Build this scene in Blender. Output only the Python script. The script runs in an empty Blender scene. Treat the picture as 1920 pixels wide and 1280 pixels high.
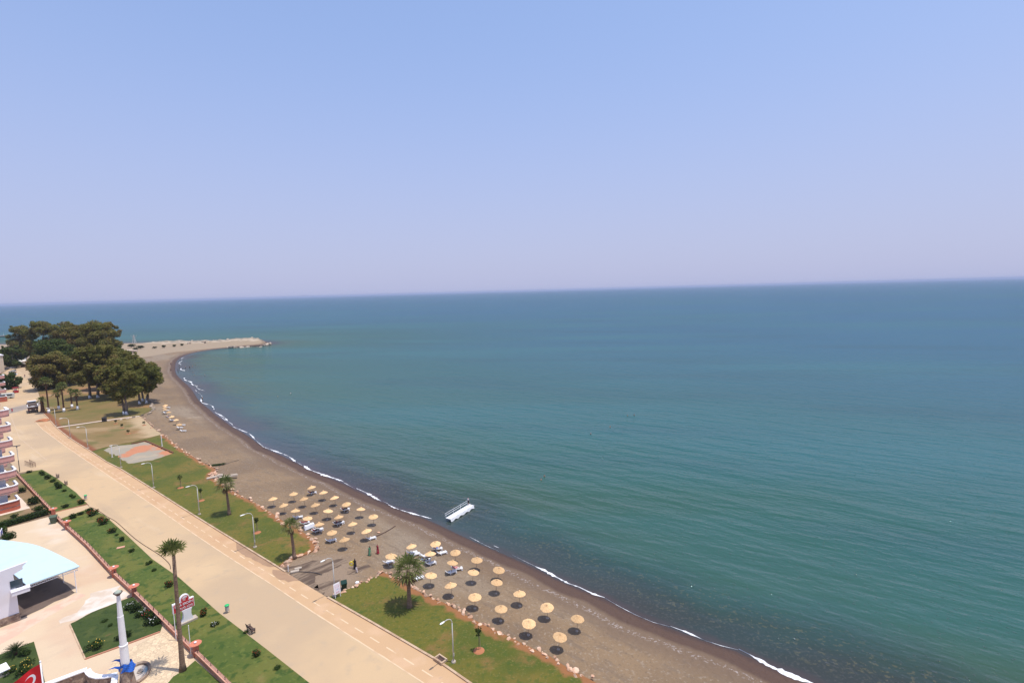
import bpy, bmesh, math, random
import numpy as np
from mathutils import Vector, Matrix, Euler, Quaternion
from mathutils.geometry import delaunay_2d_cdt
random.seed(7); rng = np.random.default_rng(11)
scn = bpy.context.scene
C = scn.collection
R = math.radians
# ------------------------------------------------------------------ camera
H = 45.0; ZS = -1.3
cam_d = bpy.data.cameras.new('camera'); cam = bpy.data.objects.new('camera', cam_d); C.objects.link(cam)
cam_d.sensor_width = 36.0; cam_d.lens = 18.0; cam_d.clip_start = 0.5; cam_d.clip_end = 400000
CM = (Matrix.Translation((0, 0, H)) @ Matrix.Rotation(R(90 - 5.62), 4, 'X') @ Matrix.Rotation(R(-1.52), 4, 'Z'))
cam.matrix_world = CM
scn.camera = cam
R3 = CM.to_3x3(); R3i = R3.transposed()
def ray(x, y): return R3 @ Vector(((x - 960) / 960, (640 - y) / 960, -1.0))
def P(x, y, z=0.0):
    d = ray(x, y); t = (z - H) / d.z
    return Vector((d.x * t, d.y * t, z))
def proj(p):
    q = R3i @ (Vector(p) - Vector((0, 0, H)))
    return 960 + 960 * q.x / -q.z, 640 - 960 * q.y / -q.z
def height_to(b, ytop):
    """height of a vertical thing standing at b whose top reaches image row ytop"""
    lo, hi = 0.0, 60.0
    for _ in range(30):
        m = (lo + hi) / 2
        if proj((b.x, b.y, b.z + m))[1] > ytop: lo = m
        else: hi = m
    return lo
# ------------------------------------------------------------------ land outline
shore_px = [(2300,1640),(1900,1452),(1700,1362),(1560,1297),(1517,1276),(1438,1247),(1384,1220),(1321,1201),(1256,1176),(1191,1153),(1134,1121),(1086,1104),
 (1042,1085),(1003,1063),(940,1036),(870,1006),(808,975),(758,958),(717,941),(666,917),(642,905),(600,888),(569,874),(537,857),(493,838),(465,815),
 (437,801),(424,791),(404,777),(388,762),(374,752),(360,728),(341,712),(330,700),(329,688),(331,677),(340.6,668),(364,661),(399,655),(434,651.4),
 (469.5,648.5),(493,647.2),(506,645),(503,642),(481,638.5),(453,638),(434,638),(399,639.5),(340,641.5),(282,642.8),(120,644.5),(0,645),(-300,651)]
def smooth_closed(pts, n):
    for _ in range(n):
        out = []
        for i in range(len(pts) - 1):
            a, b = pts[i], pts[i+1]
            out += [a * .75 + b * .25, a * .25 + b * .75]
        pts = [pts[0]] + out + [pts[-1]]
    return pts
coast = smooth_closed([P(x, y, ZS) for x, y in shore_px], 2)
land = [(p.x, p.y) for p in coast] + [(-3000, 900), (-3000, -400), (250, -400)]
LA = np.array(land)
def sdf_poly(X, Y, poly):
    A = np.asarray(poly); B = np.roll(A, -1, axis=0)
    d2 = np.full(X.shape, 1e18); ins = np.zeros(X.shape, bool)
    for (ax, ay), (bx, by) in zip(A, B):
        ex, ey = bx - ax, by - ay
        t = np.clip(((X - ax) * ex + (Y - ay) * ey) / (ex*ex + ey*ey + 1e-12), 0, 1)
        d2 = np.minimum(d2, (X - ax - t*ex)**2 + (Y - ay - t*ey)**2)
        c = (ay > Y) != (by > Y)
        if abs(ey) > 1e-12: ins ^= c & (X < (bx - ax) * (Y - ay) / ey + ax)
    d = np.sqrt(d2)
    return np.where(ins, d, -d)
def dist_line(X, Y, pts):
    d2 = np.full(np.shape(X), 1e18)
    for a, b in zip(pts[:-1], pts[1:]):
        ex, ey = b[0]-a[0], b[1]-a[1]
        t = np.clip(((X-a[0])*ex + (Y-a[1])*ey) / (ex*ex+ey*ey+1e-12), 0, 1)
        d2 = np.minimum(d2, (X-a[0]-t*ex)**2 + (Y-a[1]-t*ey)**2)
    return np.sqrt(d2)
ridge = [P(300,645.5,ZS), P(360,645,ZS), P(420,643.8,ZS), P(470,642.8,ZS), P(496,642.8,ZS)]
ridge2 = [P(464,642.8,ZS), P(494,642.8,ZS)]
def terrain(X, Y):
    X = np.asarray(X, float); Y = np.asarray(Y, float)
    d = sdf_poly(X, Y, LA)
    z = ZS + np.where(d > 0, np.minimum(d * 0.062, 1.23), np.maximum(d * 0.09, -4))
    r = dist_line(X, Y, ridge); r2 = dist_line(X, Y, ridge2)
    z = z + np.where(d > 0, np.minimum(d/9, 1) * (1.6*np.exp(-(r/20)**2) + 2.6*np.exp(-(r2/17)**2)), 0)
    return z, d
def tz(x, y):
    z, d = terrain(np.array([x]), np.array([y])); return float(z[0])
def G(x, y):
    z = -0.4
    for _ in range(4):
        p = P(x, y, z); z = tz(p.x, p.y)
    return P(x, y, z)
# ------------------------------------------------------------------ materials
def newmat(name):
    m = bpy.data.materials.new(name); m.use_nodes = True
    return m, m.node_tree.nodes, m.node_tree.links, m.node_tree.nodes['Principled BSDF']
def c4(c): return (c[0], c[1], c[2], 1.0)
def mat(name, base, layers=(), rough=0.8, bump=None, coord='world', metal=0.0, spec=0.3, rand=0.0, dirs=None):
    """layers: (colour, scale, lo, hi, amount[, stretch(x,y,z), rotz]) or ('attr', attribute, lo, hi, colour, wobble_scale, wobble, amount)"""
    m, N, L, B = newmat(name)
    B.inputs['Roughness'].default_value = rough; B.inputs['Metallic'].default_value = metal
    B.inputs['Specular IOR Level'].default_value = spec
    if coord == 'world': vec = N.new('ShaderNodeNewGeometry').outputs['Position']
    else: vec = N.new('ShaderNodeTexCoord').outputs['Object']
    rgb = N.new('ShaderNodeRGB'); rgb.outputs[0].default_value = c4(base); col = rgb.outputs[0]
    def noise(scale, stretch=None, rz=0, det=5):
        v = vec
        if stretch is not None or rz:
            mp = N.new('ShaderNodeMapping'); L.new(vec, mp.inputs[0]); mp.inputs['Rotation'].default_value = (0, 0, 0)
            rt = N.new('ShaderNodeVectorRotate'); rt.rotation_type = 'Z_AXIS'; rt.inputs['Angle'].default_value = rz
            L.new(vec, rt.inputs[0]); L.new(rt.outputs[0], mp.inputs[0])
            mp.inputs['Scale'].default_value = stretch or (1, 1, 1); v = mp.outputs[0]
        n = N.new('ShaderNodeTexNoise'); n.inputs['Scale'].default_value = scale; n.inputs['Detail'].default_value = det
        L.new(v, n.inputs['Vector']); return n.outputs['Fac']
    def mr(s, lo, hi, amt):
        k = N.new('ShaderNodeMapRange'); k.interpolation_type = 'SMOOTHSTEP'
        L.new(s, k.inputs[0]); k.inputs[1].default_value = lo; k.inputs[2].default_value = hi; k.inputs[3].default_value = 0; k.inputs[4].default_value = amt
        return k.outputs[0]
    def mix(f, a, cb):
        x = N.new('ShaderNodeMix'); x.data_type = 'RGBA'
        L.new(f, x.inputs[0]); L.new(a, x.inputs[6])
        if isinstance(cb, tuple): x.inputs[7].default_value = c4(cb)
        else: L.new(cb, x.inputs[7])
        return x.outputs[2]
    def neg(s, lo, hi, amt):      # lo > hi allowed : falls
        if lo <= hi: return mr(s, lo, hi, amt)
        k = N.new('ShaderNodeMath'); k.operation = 'SUBTRACT'; k.inputs[0].default_value = amt; L.new(mr(s, hi, lo, amt), k.inputs[1]); return k.outputs[0]
    for l in layers:
        if l[0] == 'attr':
            _, an, lo, hi, cc, ws, wob, amt = l
            a = N.new('ShaderNodeAttribute'); a.attribute_name = an; s = a.outputs['Fac']
            if wob:
                q = N.new('ShaderNodeMath'); q.operation = 'MULTIPLY_ADD'; L.new(noise(ws), q.inputs[0]); q.inputs[1].default_value = wob*2; q.inputs[2].default_value = -wob
                w = N.new('ShaderNodeMath'); w.operation = 'ADD'; L.new(s, w.inputs[0]); L.new(q.outputs[0], w.inputs[1]); s = w.outputs[0]
            col = mix(neg(s, lo, hi, amt), col, cc)
        elif l[0] == 'band':     # attribute band with speckle: ('band', attr, centre, half, colour, speck scale, lo, hi, amount)
            _, an, cen, half, cc, ss, lo, hi, amt = l
            a = N.new('ShaderNodeAttribute'); a.attribute_name = an
            q = N.new('ShaderNodeMath'); q.operation = 'MULTIPLY_ADD'; L.new(noise(0.11), q.inputs[0]); q.inputs[1].default_value = half*3; q.inputs[2].default_value = -half*1.5 - cen
            w = N.new('ShaderNodeMath'); w.operation = 'ADD'; L.new(a.outputs['Fac'], w.inputs[0]); L.new(q.outputs[0], w.inputs[1])
            ab = N.new('ShaderNodeMath'); ab.operation = 'ABSOLUTE'; L.new(w.outputs[0], ab.inputs[0])
            f1 = neg(ab.outputs[0], half, half*0.2, 1.0); f2 = mr(noise(ss, det=2), lo, hi, amt)
            mm = N.new('ShaderNodeMath'); mm.operation = 'MULTIPLY'; L.new(f1, mm.inputs[0]); L.new(f2, mm.inputs[1])
            col = mix(mm.outputs[0], col, cc)
        else:
            cc, sc, lo, hi, amt = l[:5]
            col = mix(neg(noise(sc, *(l[5:] or ())), lo, hi, amt), col, cc)
    if rand:
        oi = N.new('ShaderNodeObjectInfo'); hs = N.new('ShaderNodeHueSaturation')
        k = N.new('ShaderNodeMapRange'); L.new(oi.outputs['Random'], k.inputs[0]); k.inputs[3].default_value = 1 - rand; k.inputs[4].default_value = 1 + rand
        L.new(k.outputs[0], hs.inputs['Value']); L.new(col, hs.inputs['Color']); col = hs.outputs[0]
    L.new(col, B.inputs['Base Color'])
    if bump:
        b = N.new('ShaderNodeBump'); b.inputs['Strength'].default_value = bump[1]; b.inputs['Distance'].default_value = bump[2] if len(bump) > 2 else 0.1
        L.new(noise(bump[0]), b.inputs['Height']); L.new(b.outputs[0], B.inputs['Normal'])
    return m
def leafmat(name, c1, c2, c3=None, rough=0.55, trans=0.36):
    m, N, L, B = newmat(name)
    a = N.new('ShaderNodeAttribute'); a.attribute_name = 'tint'
    cr = N.new('ShaderNodeValToRGB'); e = cr.color_ramp.elements
    e[0].color = c4(c1); e[1].color = c4(c2)
    if c3: x = cr.color_ramp.elements.new(0.5); x.color = c4(c3)
    L.new(a.outputs['Fac'], cr.inputs[0]); L.new(cr.outputs[0], B.inputs['Base Color'])
    B.inputs['Roughness'].default_value = rough; B.inputs['Specular IOR Level'].default_value = 0.10
    t = N.new('ShaderNodeBsdfTranslucent'); L.new(cr.outputs[0], t.inputs[0])
    mx = N.new('ShaderNodeMixShader'); mx.inputs[0].default_value = trans
    L.new(B.outputs[0], mx.inputs[1]); L.new(t.outputs[0], mx.inputs[2]); L.new(mx.outputs[0], N['Material Output'].inputs[0])
    return m
# ------------------------------------------------------------------ mesh helpers
class MB:
    def __init__(s): s.v = []; s.f = []; s.mi = []
    def add(s, vs, fs, mi=0):
        o = len(s.v); s.v += [tuple(v) for v in vs]; s.f += [tuple(i + o for i in f) for f in fs]; s.mi += [mi]*len(fs); return s
    def box(s, c, d, rz=0, M=None, mi=0):
        x, y, z = d[0]/2, d[1]/2, d[2]/2
        vs = [Vector((a, b, e)) for e in (-z, z) for a, b in ((-x,-y),(x,-y),(x,y),(-x,y))]
        T = Matrix.Translation(c) @ (M if M is not None else Matrix.Rotation(rz, 4, 'Z'))
        return s.add([T @ v for v in vs], [(3,2,1,0),(4,5,6,7),(0,1,5,4),(1,2,6,5),(2,3,7,6),(3,0,4,7)], mi)
    def cyl(s, p0, p1, r0, r1=None, n=10, caps=True, mi=0):
        r1 = r0 if r1 is None else r1; p0 = Vector(p0); p1 = Vector(p1)
        q = (p1 - p0).normalized().to_track_quat('Z', 'Y')
        vs = []
        for p, r in ((p0, r0), (p1, r1)):
            vs += [p + q @ Vector((r*math.cos(2*math.pi*k/n), r*math.sin(2*math.pi*k/n), 0)) for k in range(n)]
        fs = [(k, (k+1) % n, n + (k+1) % n, n + k) for k in range(n)]
        if caps: fs += [tuple(range(n-1, -1, -1)), tuple(range(n, 2*n))]
        return s.add(vs, fs, mi)
    def tube(s, pts, rad, n=8, caps=True, mi=0):
        pts = [Vector(p) for p in pts]; rad = rad if isinstance(rad, (list, tuple)) else [rad]*len(pts)
        vs = []; up = Vector((0.02, 0.01, 1))
        for i, p in enumerate(pts):
            t = (pts[min(i+1, len(pts)-1)] - pts[max(i-1, 0)]).normalized()
            a = t.cross(Vector((1, 0, 0)) if abs(t.z) > .95 else up).normalized(); b = t.cross(a)
            vs += [p + rad[i]*(math.cos(2*math.pi*k/n)*a + math.sin(2*math.pi*k/n)*b) for k in range(n)]
        fs = [(i*n+k, i*n+(k+1) % n, (i+1)*n+(k+1) % n, (i+1)*n+k) for i in range(len(pts)-1) for k in range(n)]
        if caps: fs += [tuple(range(n-1, -1, -1)), tuple(range((len(pts)-1)*n, len(pts)*n))]
        return s.add(vs, fs, mi)
    def lathe(s, prof, n=16, c=(0,0,0), mi=0):
        vs = [(c[0]+r*math.cos(2*math.pi*k/n), c[1]+r*math.sin(2*math.pi*k/n), c[2]+z) for r, z in prof for k in range(n)]
        fs = [(i*n+k, i*n+(k+1) % n, (i+1)*n+(k+1) % n, (i+1)*n+k) for i in range(len(prof)-1) for k in range(n)]
        fs += [tuple(range(n-1, -1, -1)), tuple(range((len(prof)-1)*n, len(prof)*n))]
        return s.add(vs, fs, mi)
    def prism(s, poly, z0, z1, mi=0):
        n = len(poly)
        a = sum(poly[i][0]*poly[(i+1) % n][1] - poly[(i+1) % n][0]*poly[i][1] for i in range(n))
        if a < 0: poly = poly[::-1]
        vs = [(p[0], p[1], z0) for p in poly] + [(p[0], p[1], z1) for p in poly]
        return s.add(vs, [tuple(range(n-1, -1, -1)), tuple(range(n, 2*n))] + [(i, (i+1) % n, n+(i+1) % n, n+i) for i in range(n)], mi)
    def build(s, name, m, parent=None, smooth=False, loc=None):
        me = bpy.data.meshes.new(name); me.from_pydata(s.v, [], s.f)
        ms = m if isinstance(m, (list, tuple)) else [m]
        for k in ms: me.materials.append(k)
        if len(ms) > 1: me.polygons.foreach_set('material_index', s.mi)
        if smooth: me.polygons.foreach_set('use_smooth', [True]*len(s.f))
        me.update(); o = bpy.data.objects.new(name, me); C.objects.link(o)
        if parent is not None: o.parent = parent
        if loc is not None: o.location = loc
        return o
def attr(me, name, vals):
    a = me.attributes.new(name, 'FLOAT', 'POINT'); a.data.foreach_set('value', np.asarray(vals, np.float32))
def tag(o, label, cat, group=None):
    o['label'] = label; o['category'] = cat
    if group: o['group'] = group
    return o
def struct(o, kind='structure'): o['kind'] = kind; return o
def thing(name, label, cat, loc=(0,0,0), rz=0, group=None):
    o = bpy.data.objects.new(name, None); o.empty_display_size = .3; C.objects.link(o)
    o.location = loc; o.rotation_euler = (0, 0, rz)
    return tag(o, label, cat, group)
KIDS = {}
def kids(o):
    if o.name not in KIDS: KIDS[o.name] = list(o.children)
    return KIDS[o.name]
def dup(root, loc, rz=0, label=None, scale=None, rot=None):
    def cp(o, par):
        c = o.copy(); C.objects.link(c); c.parent = par
        for ch in list(o.children): cp(ch, c)
        return c
    r = cp(root, None); r.location = loc; r.rotation_euler = rot or (0, 0, rz)
    if label: r['label'] = label
    if scale is not None: r.scale = scale if isinstance(scale, tuple) else (scale,)*3
    return r
def densify(pts, step):
    out = []
    for a, b in zip(pts[:-1], pts[1:]):
        a = Vector(a); b = Vector(b); n = max(1, int((b-a).length/step))
        out += [a + (b-a)*k/n for k in range(n)]
    return out + [Vector(pts[-1])]
def pl(px, z=0.0): return [P(x, y, z) for x, y in px]
def sheet(name, poly, z, m, step=1.5, attrs=None, skirt=0.0, rough_edge=0.0, kind='structure'):
    """a flat ground sheet (constrained triangulation of an outline given in world points)"""
    b = densify([Vector((p[0], p[1], 0)) for p in list(poly) + [poly[0]]], step)[:-1]
    bx = np.array([(p.x, p.y) for p in b])
    if rough_edge:
        bx = bx + rng.normal(0, rough_edge, bx.shape)
    lo, hi = bx.min(0), bx.max(0)
    gx, gy = np.meshgrid(np.arange(lo[0], hi[0], step), np.arange(lo[1], hi[1], step))
    gx = gx.ravel() + rng.uniform(-.2, .2, gx.size)*step; gy = gy.ravel() + rng.uniform(-.2, .2, gy.size)*step
    k = sdf_poly(gx, gy, bx) > 0.45*step
    V = [Vector(q) for q in bx] + [Vector((x, y)) for x, y in zip(gx[k], gy[k])]
    nb = len(bx)
    ov, oe, of, orig, _, _ = delaunay_2d_cdt(V, [], [list(range(nb))], 1, 1e-5)
    X = np.array([p.x for p in ov]); Y = np.array([p.y for p in ov])
    vs = [(p.x, p.y, z) for p in ov]
    fs = []
    for f in of:
        f = list(f)
        a = sum(X[f[i]]*Y[f[(i+1) % len(f)]] - X[f[(i+1) % len(f)]]*Y[f[i]] for i in range(len(f)))
        fs.append(tuple(f if a > 0 else f[::-1]))
    av = {}
    for an, fn in (attrs or {}).items(): av[an] = fn(X, Y)
    if skirt:
        m_ = {}
        for i, o in enumerate(orig):
            for q in o: m_[q] = i
        area = sum(bx[i][0]*bx[(i+1) % nb][1] - bx[(i+1) % nb][0]*bx[i][1] for i in range(nb))
        base = len(vs); idx = [m_[i] for i in range(nb)]
        vs += [(vs[i][0], vs[i][1], z - skirt) for i in idx]
        for an in av: av[an] = np.concatenate([av[an], av[an][idx]])
        for i in range(nb):
            j = (i+1) % nb; f = (idx[i], base+i, base+j, idx[j])
            fs.append(f if area > 0 else f[::-1])
    me = bpy.data.meshes.new(name); me.from_pydata(vs, [], fs); me.materials.append(m); me.update()
    for an in av: attr(me, an, av[an])
    o = bpy.data.objects.new(name, me); C.objects.link(o)
    if kind: o['kind'] = kind
    return o
# ------------------------------------------------------------------ light and sky
SUN_EL = 75.0
sv = Vector((math.cos(R(SUN_EL))*0.985, -math.cos(R(SUN_EL))*0.17, math.sin(R(SUN_EL)))).normalized()
sd = bpy.data.lights.new('sun', 'SUN'); sd.energy = 4.2; sd.angle = R(0.53); sd.color = (1.0, 0.95, 0.87)
so = bpy.data.objects.new('sun', sd); C.objects.link(so); so.rotation_euler = sv.to_track_quat('Z', 'Y').to_euler()
w = bpy.data.worlds.new('World'); scn.world = w; w.use_nodes = True
N = w.node_tree.nodes; L = w.node_tree.links
sky = N.new('ShaderNodeTexSky'); sky.sky_type = 'NISHITA'; sky.sun_disc = False
sky.sun_elevation = R(SUN_EL); sky.sun_rotation = math.atan2(sv.x, sv.y)
sky.altitude = 50; sky.air_density = 1.0; sky.dust_density = 2.0; sky.ozone_density = 2.0
bg = N['Background']; bg.inputs['Strength'].default_value = 0.135
hs = N.new('ShaderNodeHueSaturation'); L.new(sky.outputs[0], hs.inputs['Color'])
hs.inputs['Hue'].default_value = 0.497; hs.inputs['Saturation'].default_value = 1.05; hs.inputs['Value'].default_value = 1.30
# the summer haze low over the sea: the sky pales to lilac towards the horizon, all the way round
geo = N.new('ShaderNodeNewGeometry'); sx = N.new('ShaderNodeSeparateXYZ'); L.new(geo.outputs['Incoming'], sx.inputs[0])
el = N.new('ShaderNodeMapRange'); el.interpolation_type = 'SMOOTHSTEP'; L.new(sx.outputs['Z'], el.inputs[0])
el.inputs[1].default_value = -0.58; el.inputs[2].default_value = 0.02; el.inputs[3].default_value = 0.0; el.inputs[4].default_value = 1.0
hz = N.new('ShaderNodeMix'); hz.data_type = 'RGBA'; L.new(el.outputs[0], hz.inputs[0]); hz.inputs[6].default_value = (2.85, 3.98, 7.45, 1); hz.inputs[7].default_value = (3.75, 3.98, 5.75, 1)
ff = N.new('ShaderNodeMapRange'); L.new(el.outputs[0], ff.inputs[0]); ff.inputs[3].default_value = 0.45; ff.inputs[4].default_value = 0.92
mx = N.new('ShaderNodeMix'); mx.data_type = 'RGBA'; L.new(ff.outputs[0], mx.inputs[0]); L.new(hs.outputs[0], mx.inputs[6]); L.new(hz.outputs[2], mx.inputs[7])
L.new(mx.outputs[2], bg.inputs[0])
scn.view_settings.view_transform = 'Standard'; scn.view_settings.look = 'None'; scn.view_settings.exposure = 0.0; scn.view_settings.gamma = 1.0
scn.cycles.max_bounces = 6; scn.cycles.use_denoising = True
# ------------------------------------------------------------------ the outlines of the ground
kerb_px = [(79.7,774),(87.3,781),(105.6,801.5),(130,821),(166.5,844),(200,866),(225.8,879),(288,918),(357,962),(417.5,999.6),(520,1062.5),(535,1072),(614.5,1120),(700,1168.5),(819.7,1238),(880,1280),(1100,1434)]
roadL_px = [(850,1497),(580,1280),(500,1217),(411,1149),(336,1083),(285,1047.5),(240,1005),(195,965),(168.5,951.5),(165.5,945.5),(142,922.7),(105.6,896),(79,880)]
solid_px = [(52,752),(66,790),(80,805),(122,836),(163,864),(226,906),(288,947.5),(363,1000),(400,1025),(437,1049),(512,1097),(580,1142.5),(730,1238),(795,1280),(1000,1412)]
dash_px = [(84,797),(107,818),(125,832),(142.5,843),(163,857),(184,870),(209,886),(230,899.6),(270.6,926),(294,941),(321.7,958),(351,976.7),(384,997.5),(420,1022),(462,1049),(508,1077),(536,1096),(616,1146),(674.7,1182),(742.5,1224),(850,1293),(1010,1392)]
rockA_px = [(616,1121),(645,1108),(690,1088),(720,1073.5),(745,1086),(773,1103),(803.5,1119),(834,1131),(864,1148),(901,1169),(946,1190),(999,1216),(1031,1231),(1075,1259),(1108,1275),(1150,1299),(1330,1405)]
rockB_px = [(529,1062),(554,1046),(580,1037),(598,1024),(588,1011),(559,992),(531,977),(512.5,964),(484,946),(456,932),(434,919.5),(411,905.5),(392,893),(405,880),(372,863),(340,842.5),(305,815.5)]
rockC_px = [(303,814),(288,803),(274,790),(264,781)]
rockD_px = [(205,789),(235,786),(263,780),(278,776),(287,767),(282,757),(277,750)]
lawnA = pl(kerb_px[12:]) + pl([(1330,1405),(1150,1299),(1108,1275),(1075,1259),(1031,1231),(999,1216),(946,1190),(901,1169),(864,1148),(834,1131),(803.5,1119),(773,1103),(745,1086),(720,1073.5),(690,1088),(645,1108)])
lawnB = pl([(172.5,846.5),(200,866),(225.8,879),(288,918),(357,962),(417.5,999.6),(520,1062.5)]) + pl(rockB_px[1:]) + pl([(299,816),(246.7,829.5),(194.6,839.5)])
lawnC = pl([(107,802.5),(130,821),(166.5,844),(172,846),(194.6,839),(246.7,829),(299,815.5)]) + pl(rockC_px) + pl([(259,781.5),(200,789.5)])
lawnD = pl([(79.7,774),(87.3,781),(104.5,799.5),(120,797),(200,787.3),(263,779),(287,767),(279,752),(280,735),(288,712),(286,693),(262,668),(200,656),(100,656),(60,665),(54,690),(64,715),(75,743)])
rockA, rockB, rockC, rockD, kerbW = pl(rockA_px), pl(rockB_px), pl(rockC_px), pl(rockD_px), pl(kerb_px)
head = pl([(255,674),(277,671),(331,661.5),(387,655),(434,650.7),(500,646),(520,640),(434,630),(250,635),(-200,640),(-200,665),(60,662)], ZS)
# ------------------------------------------------------------------ terrain sheet
xs = np.concatenate([np.arange(-3000, -760, 80), np.arange(-760, -130, 3.0), np.arange(-130, 60, 1.5), np.arange(60, 251, 12)])
ys = np.concatenate([np.arange(-400, 40, 25), np.arange(40, 200, 1.5), np.arange(200, 640, 3.0), np.arange(640, 905, 30)])
XX, YY = np.meshgrid(xs, ys); zz, dd = terrain(XX.ravel(), YY.ravel())
jit = rng.normal(0, 0.02, zz.size) * (dd > 6) * (dd < 19); jit += rng.normal(0, .75, zz.size)*np.clip(np.exp(-(dist_line(XX.ravel(), YY.ravel(), ridge)/15)**2)-.15, 0, 1)*(dd > 4); nx, ny = len(xs), len(ys)
V = np.column_stack([XX.ravel(), YY.ravel(), zz + jit])
fi = [(j*nx+i, j*nx+i+1, (j+1)*nx+i+1, (j+1)*nx+i) for j in range(ny-1) for i in range(nx-1)]
me = bpy.data.meshes.new('beach'); me.from_pydata(V.tolist(), [], fi)
attr(me, 'shore', dd)
attr(me, 'pale', sdf_poly(XX.ravel(), YY.ravel(), [(p.x, p.y) for p in head]))
attr(me, 'palerock', np.exp(-(dist_line(XX.ravel(), YY.ravel(), ridge)/13)**2))
acc = pl([(530,1066),(552,1052),(590,1050),(640,1040),(668,1072),(648,1098),(618,1122),(575,1092)])
attr(me, 'wetsoil', sdf_poly(XX.ravel(), YY.ravel(), [(p.x, p.y) for p in acc]))
attr(me, 'cam_side', XX.ravel()*0.6 + YY.ravel()*0.8)
sand = mat('beach_sand', (0.224, 0.150, 0.086), [
    ((0.165, 0.111, 0.068), 0.06, .42, .62, .8), ((0.250, 0.195, 0.138), 0.045, .5, .68, .8, (.4, 1, 1), 0.68),
    ((0.165, 0.118, 0.080), 0.9, .50, .68, .7, (.30, 1, 1), .68), ((0.31, 0.25, 0.19), 2.2, .56, .70, .55), ((0.13, 0.092, 0.062), 3.1, .56, .70, .6), ((0.40, 0.35, 0.29), 5.0, .66, .74, .6),
    ('attr', 'wetsoil', -2.5, 1.5, (0.25, 0.18, 0.125), 0.3, 2.0, .8), ((0.13, 0.090, 0.062), 0.20, .56, .66, .0),
    ('attr', 'pale', -3, 2, (0.30, 0.225, 0.150), 0.08, 2.0, 1.0), ('attr', 'palerock', .25, .7, (0.46, 0.37, 0.27), 0.10, .8, .9), ('attr', 'palerock', .55, .95, (0.17, 0.14, 0.11), 0.23, 1.1, .7),
    ('attr', 'shore', 8.0, 4.2, (0.150, 0.100, 0.066), 0.10, 2.5, .85),
    ('band', 'shore', 3.9, .75, (0.40, 0.35, 0.33), 3.2, .52, .66, .6),
    ('attr', 'shore', 3.3, 2.3, (0.085, 0.050, 0.037), 0.12, 1.3, .95),
    ('attr', 'shore', 1.2, 0.1, (0.058, 0.037, 0.033), 0.15, .8, .9)], rough=0.9, bump=(1.3, 1.0, .32))
me.materials.append(sand); me.polygons.foreach_set('use_smooth', [True]*len(fi)); me.update()
o = bpy.data.objects.new('beach', me); C.objects.link(o); struct(o)
# churned damp soil where vehicles drive down to the beach, and the puddle stains
mud = mat('churned_soil', (0.105, 0.070, 0.048), [((0.225, 0.162, 0.11), 1.0, .42, .56, .95, (.16, 1, 1), -.80), ((0.075, 0.048, 0.034), 2.2, .5, .62, .6, (.22, 1, 1), -.80)], rough=.85, bump=(2, .5, .1))
def band_sheet(name, px, z, m, **k): return sheet(name, pl(px, z), z, m, **k)
for k, px in enumerate([[(529,1066),(546,1062),(585,1052),(640,1047),(652,1052),(625,1066),(600,1078),(588,1094),(612,1116),(600,1112),(566,1090)],
                        [(655,1070),(690,1058),(694,1062),(668,1073),(650,1078)], [(590,1100),(608,1092),(640,1086),(632,1094),(606,1106)]]):
    sheet('churned_soil', [G(x, y) for x, y in px], 0.0, mud, step=.7, rough_edge=.25)
for ob in [o for o in C.objects if o.name.startswith('churned_soil')]:
    for v in ob.data.vertices: v.co.z = tz(v.co.x, v.co.y) + 0.035
# ------------------------------------------------------------------ road, cycle lane, paving
concrete = mat('road_concrete', (0.50, 0.352, 0.205), [((0.42, 0.302, 0.190), 0.035, .42, .6, .9), ((0.54, 0.385, 0.225), 0.08, .52, .7, .6), ((0.40, 0.30, 0.20), .5, .54, .72, .6), ((0.34, 0.25, 0.17), .12, .62, .72, .45, (.10, 1, 1), .66), ((0.38, 0.28, 0.20), 3.0, .62, .76, .3),
    ((0.54, 0.41, 0.27), 0.22, .60, .70, .5, (.12, 1, 1), .66)], rough=.88, bump=(3, .2, .03))
lane_m = mat('cycle_lane', (0.49, 0.315, 0.175), [((0.44, 0.25, 0.135), 0.12, .5, .7, .7), ((0.57, 0.38, 0.24), 0.3, .5, .68, .5), ((0.40, 0.27, 0.18), 1.2, .63, .75, .5)], rough=.88, bump=(3, .2, .03))
plaza_px = [(36,886),(20,868),(-60,845),(-60,760),(-20,715),(20,690),(30,684)]
road = sheet('road', pl([(54,690)] + [(60,702),(68,722),(74,743)] + kerb_px + roadL_px + plaza_px, .012), .012, concrete, step=4)
sheet('cycle_lane', pl(kerb_px[1:], .02) + pl(solid_px[::-1][:-1], .02), .02, lane_m, step=2.5)
white = mat('road_paint', (0.64, 0.47, 0.30), [((0.52, 0.355, 0.215), .7, .5, .62, .8)], rough=.8)
def strip(mb, pts, w, z, jit=0.0):
    pts = [Vector((p[0], p[1], 0)) for p in pts]; vs = []
    for i, p in enumerate(pts):
        t = (pts[min(i+1, len(pts)-1)] - pts[max(i-1, 0)]).normalized(); nrm = Vector((-t.y, t.x, 0))
        vs += [p + nrm*w/2*(1+random.uniform(-jit, jit)) + Vector((0,0,z)), p - nrm*w/2*(1+random.uniform(-jit, jit)) + Vector((0,0,z))]
    mb.add(vs, [(2*i, 2*i+1, 2*i+3, 2*i+2) for i in range(len(pts)-1)])
def walk(pts, step, start=0.0):
    """points at equal spacing along a line with the direction there"""
    out = []; d = start; acc = 0
    for a, b in zip(pts[:-1], pts[1:]):
        l = (b-a).length
        while d < acc + l:
            out.append((a + (b-a)*((d-acc)/l), (b-a).normalized())); d += step
        acc += l
    return out
mk = MB(); strip(mk, densify(pl(solid_px[1:]), 1.0), .17, .027, .25)
for p, t in walk(pl(dash_px), 3.35): strip(mk, [p, p + t*1.9], .17, .0275)
struct(mk.build('road_markings', white))
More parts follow.
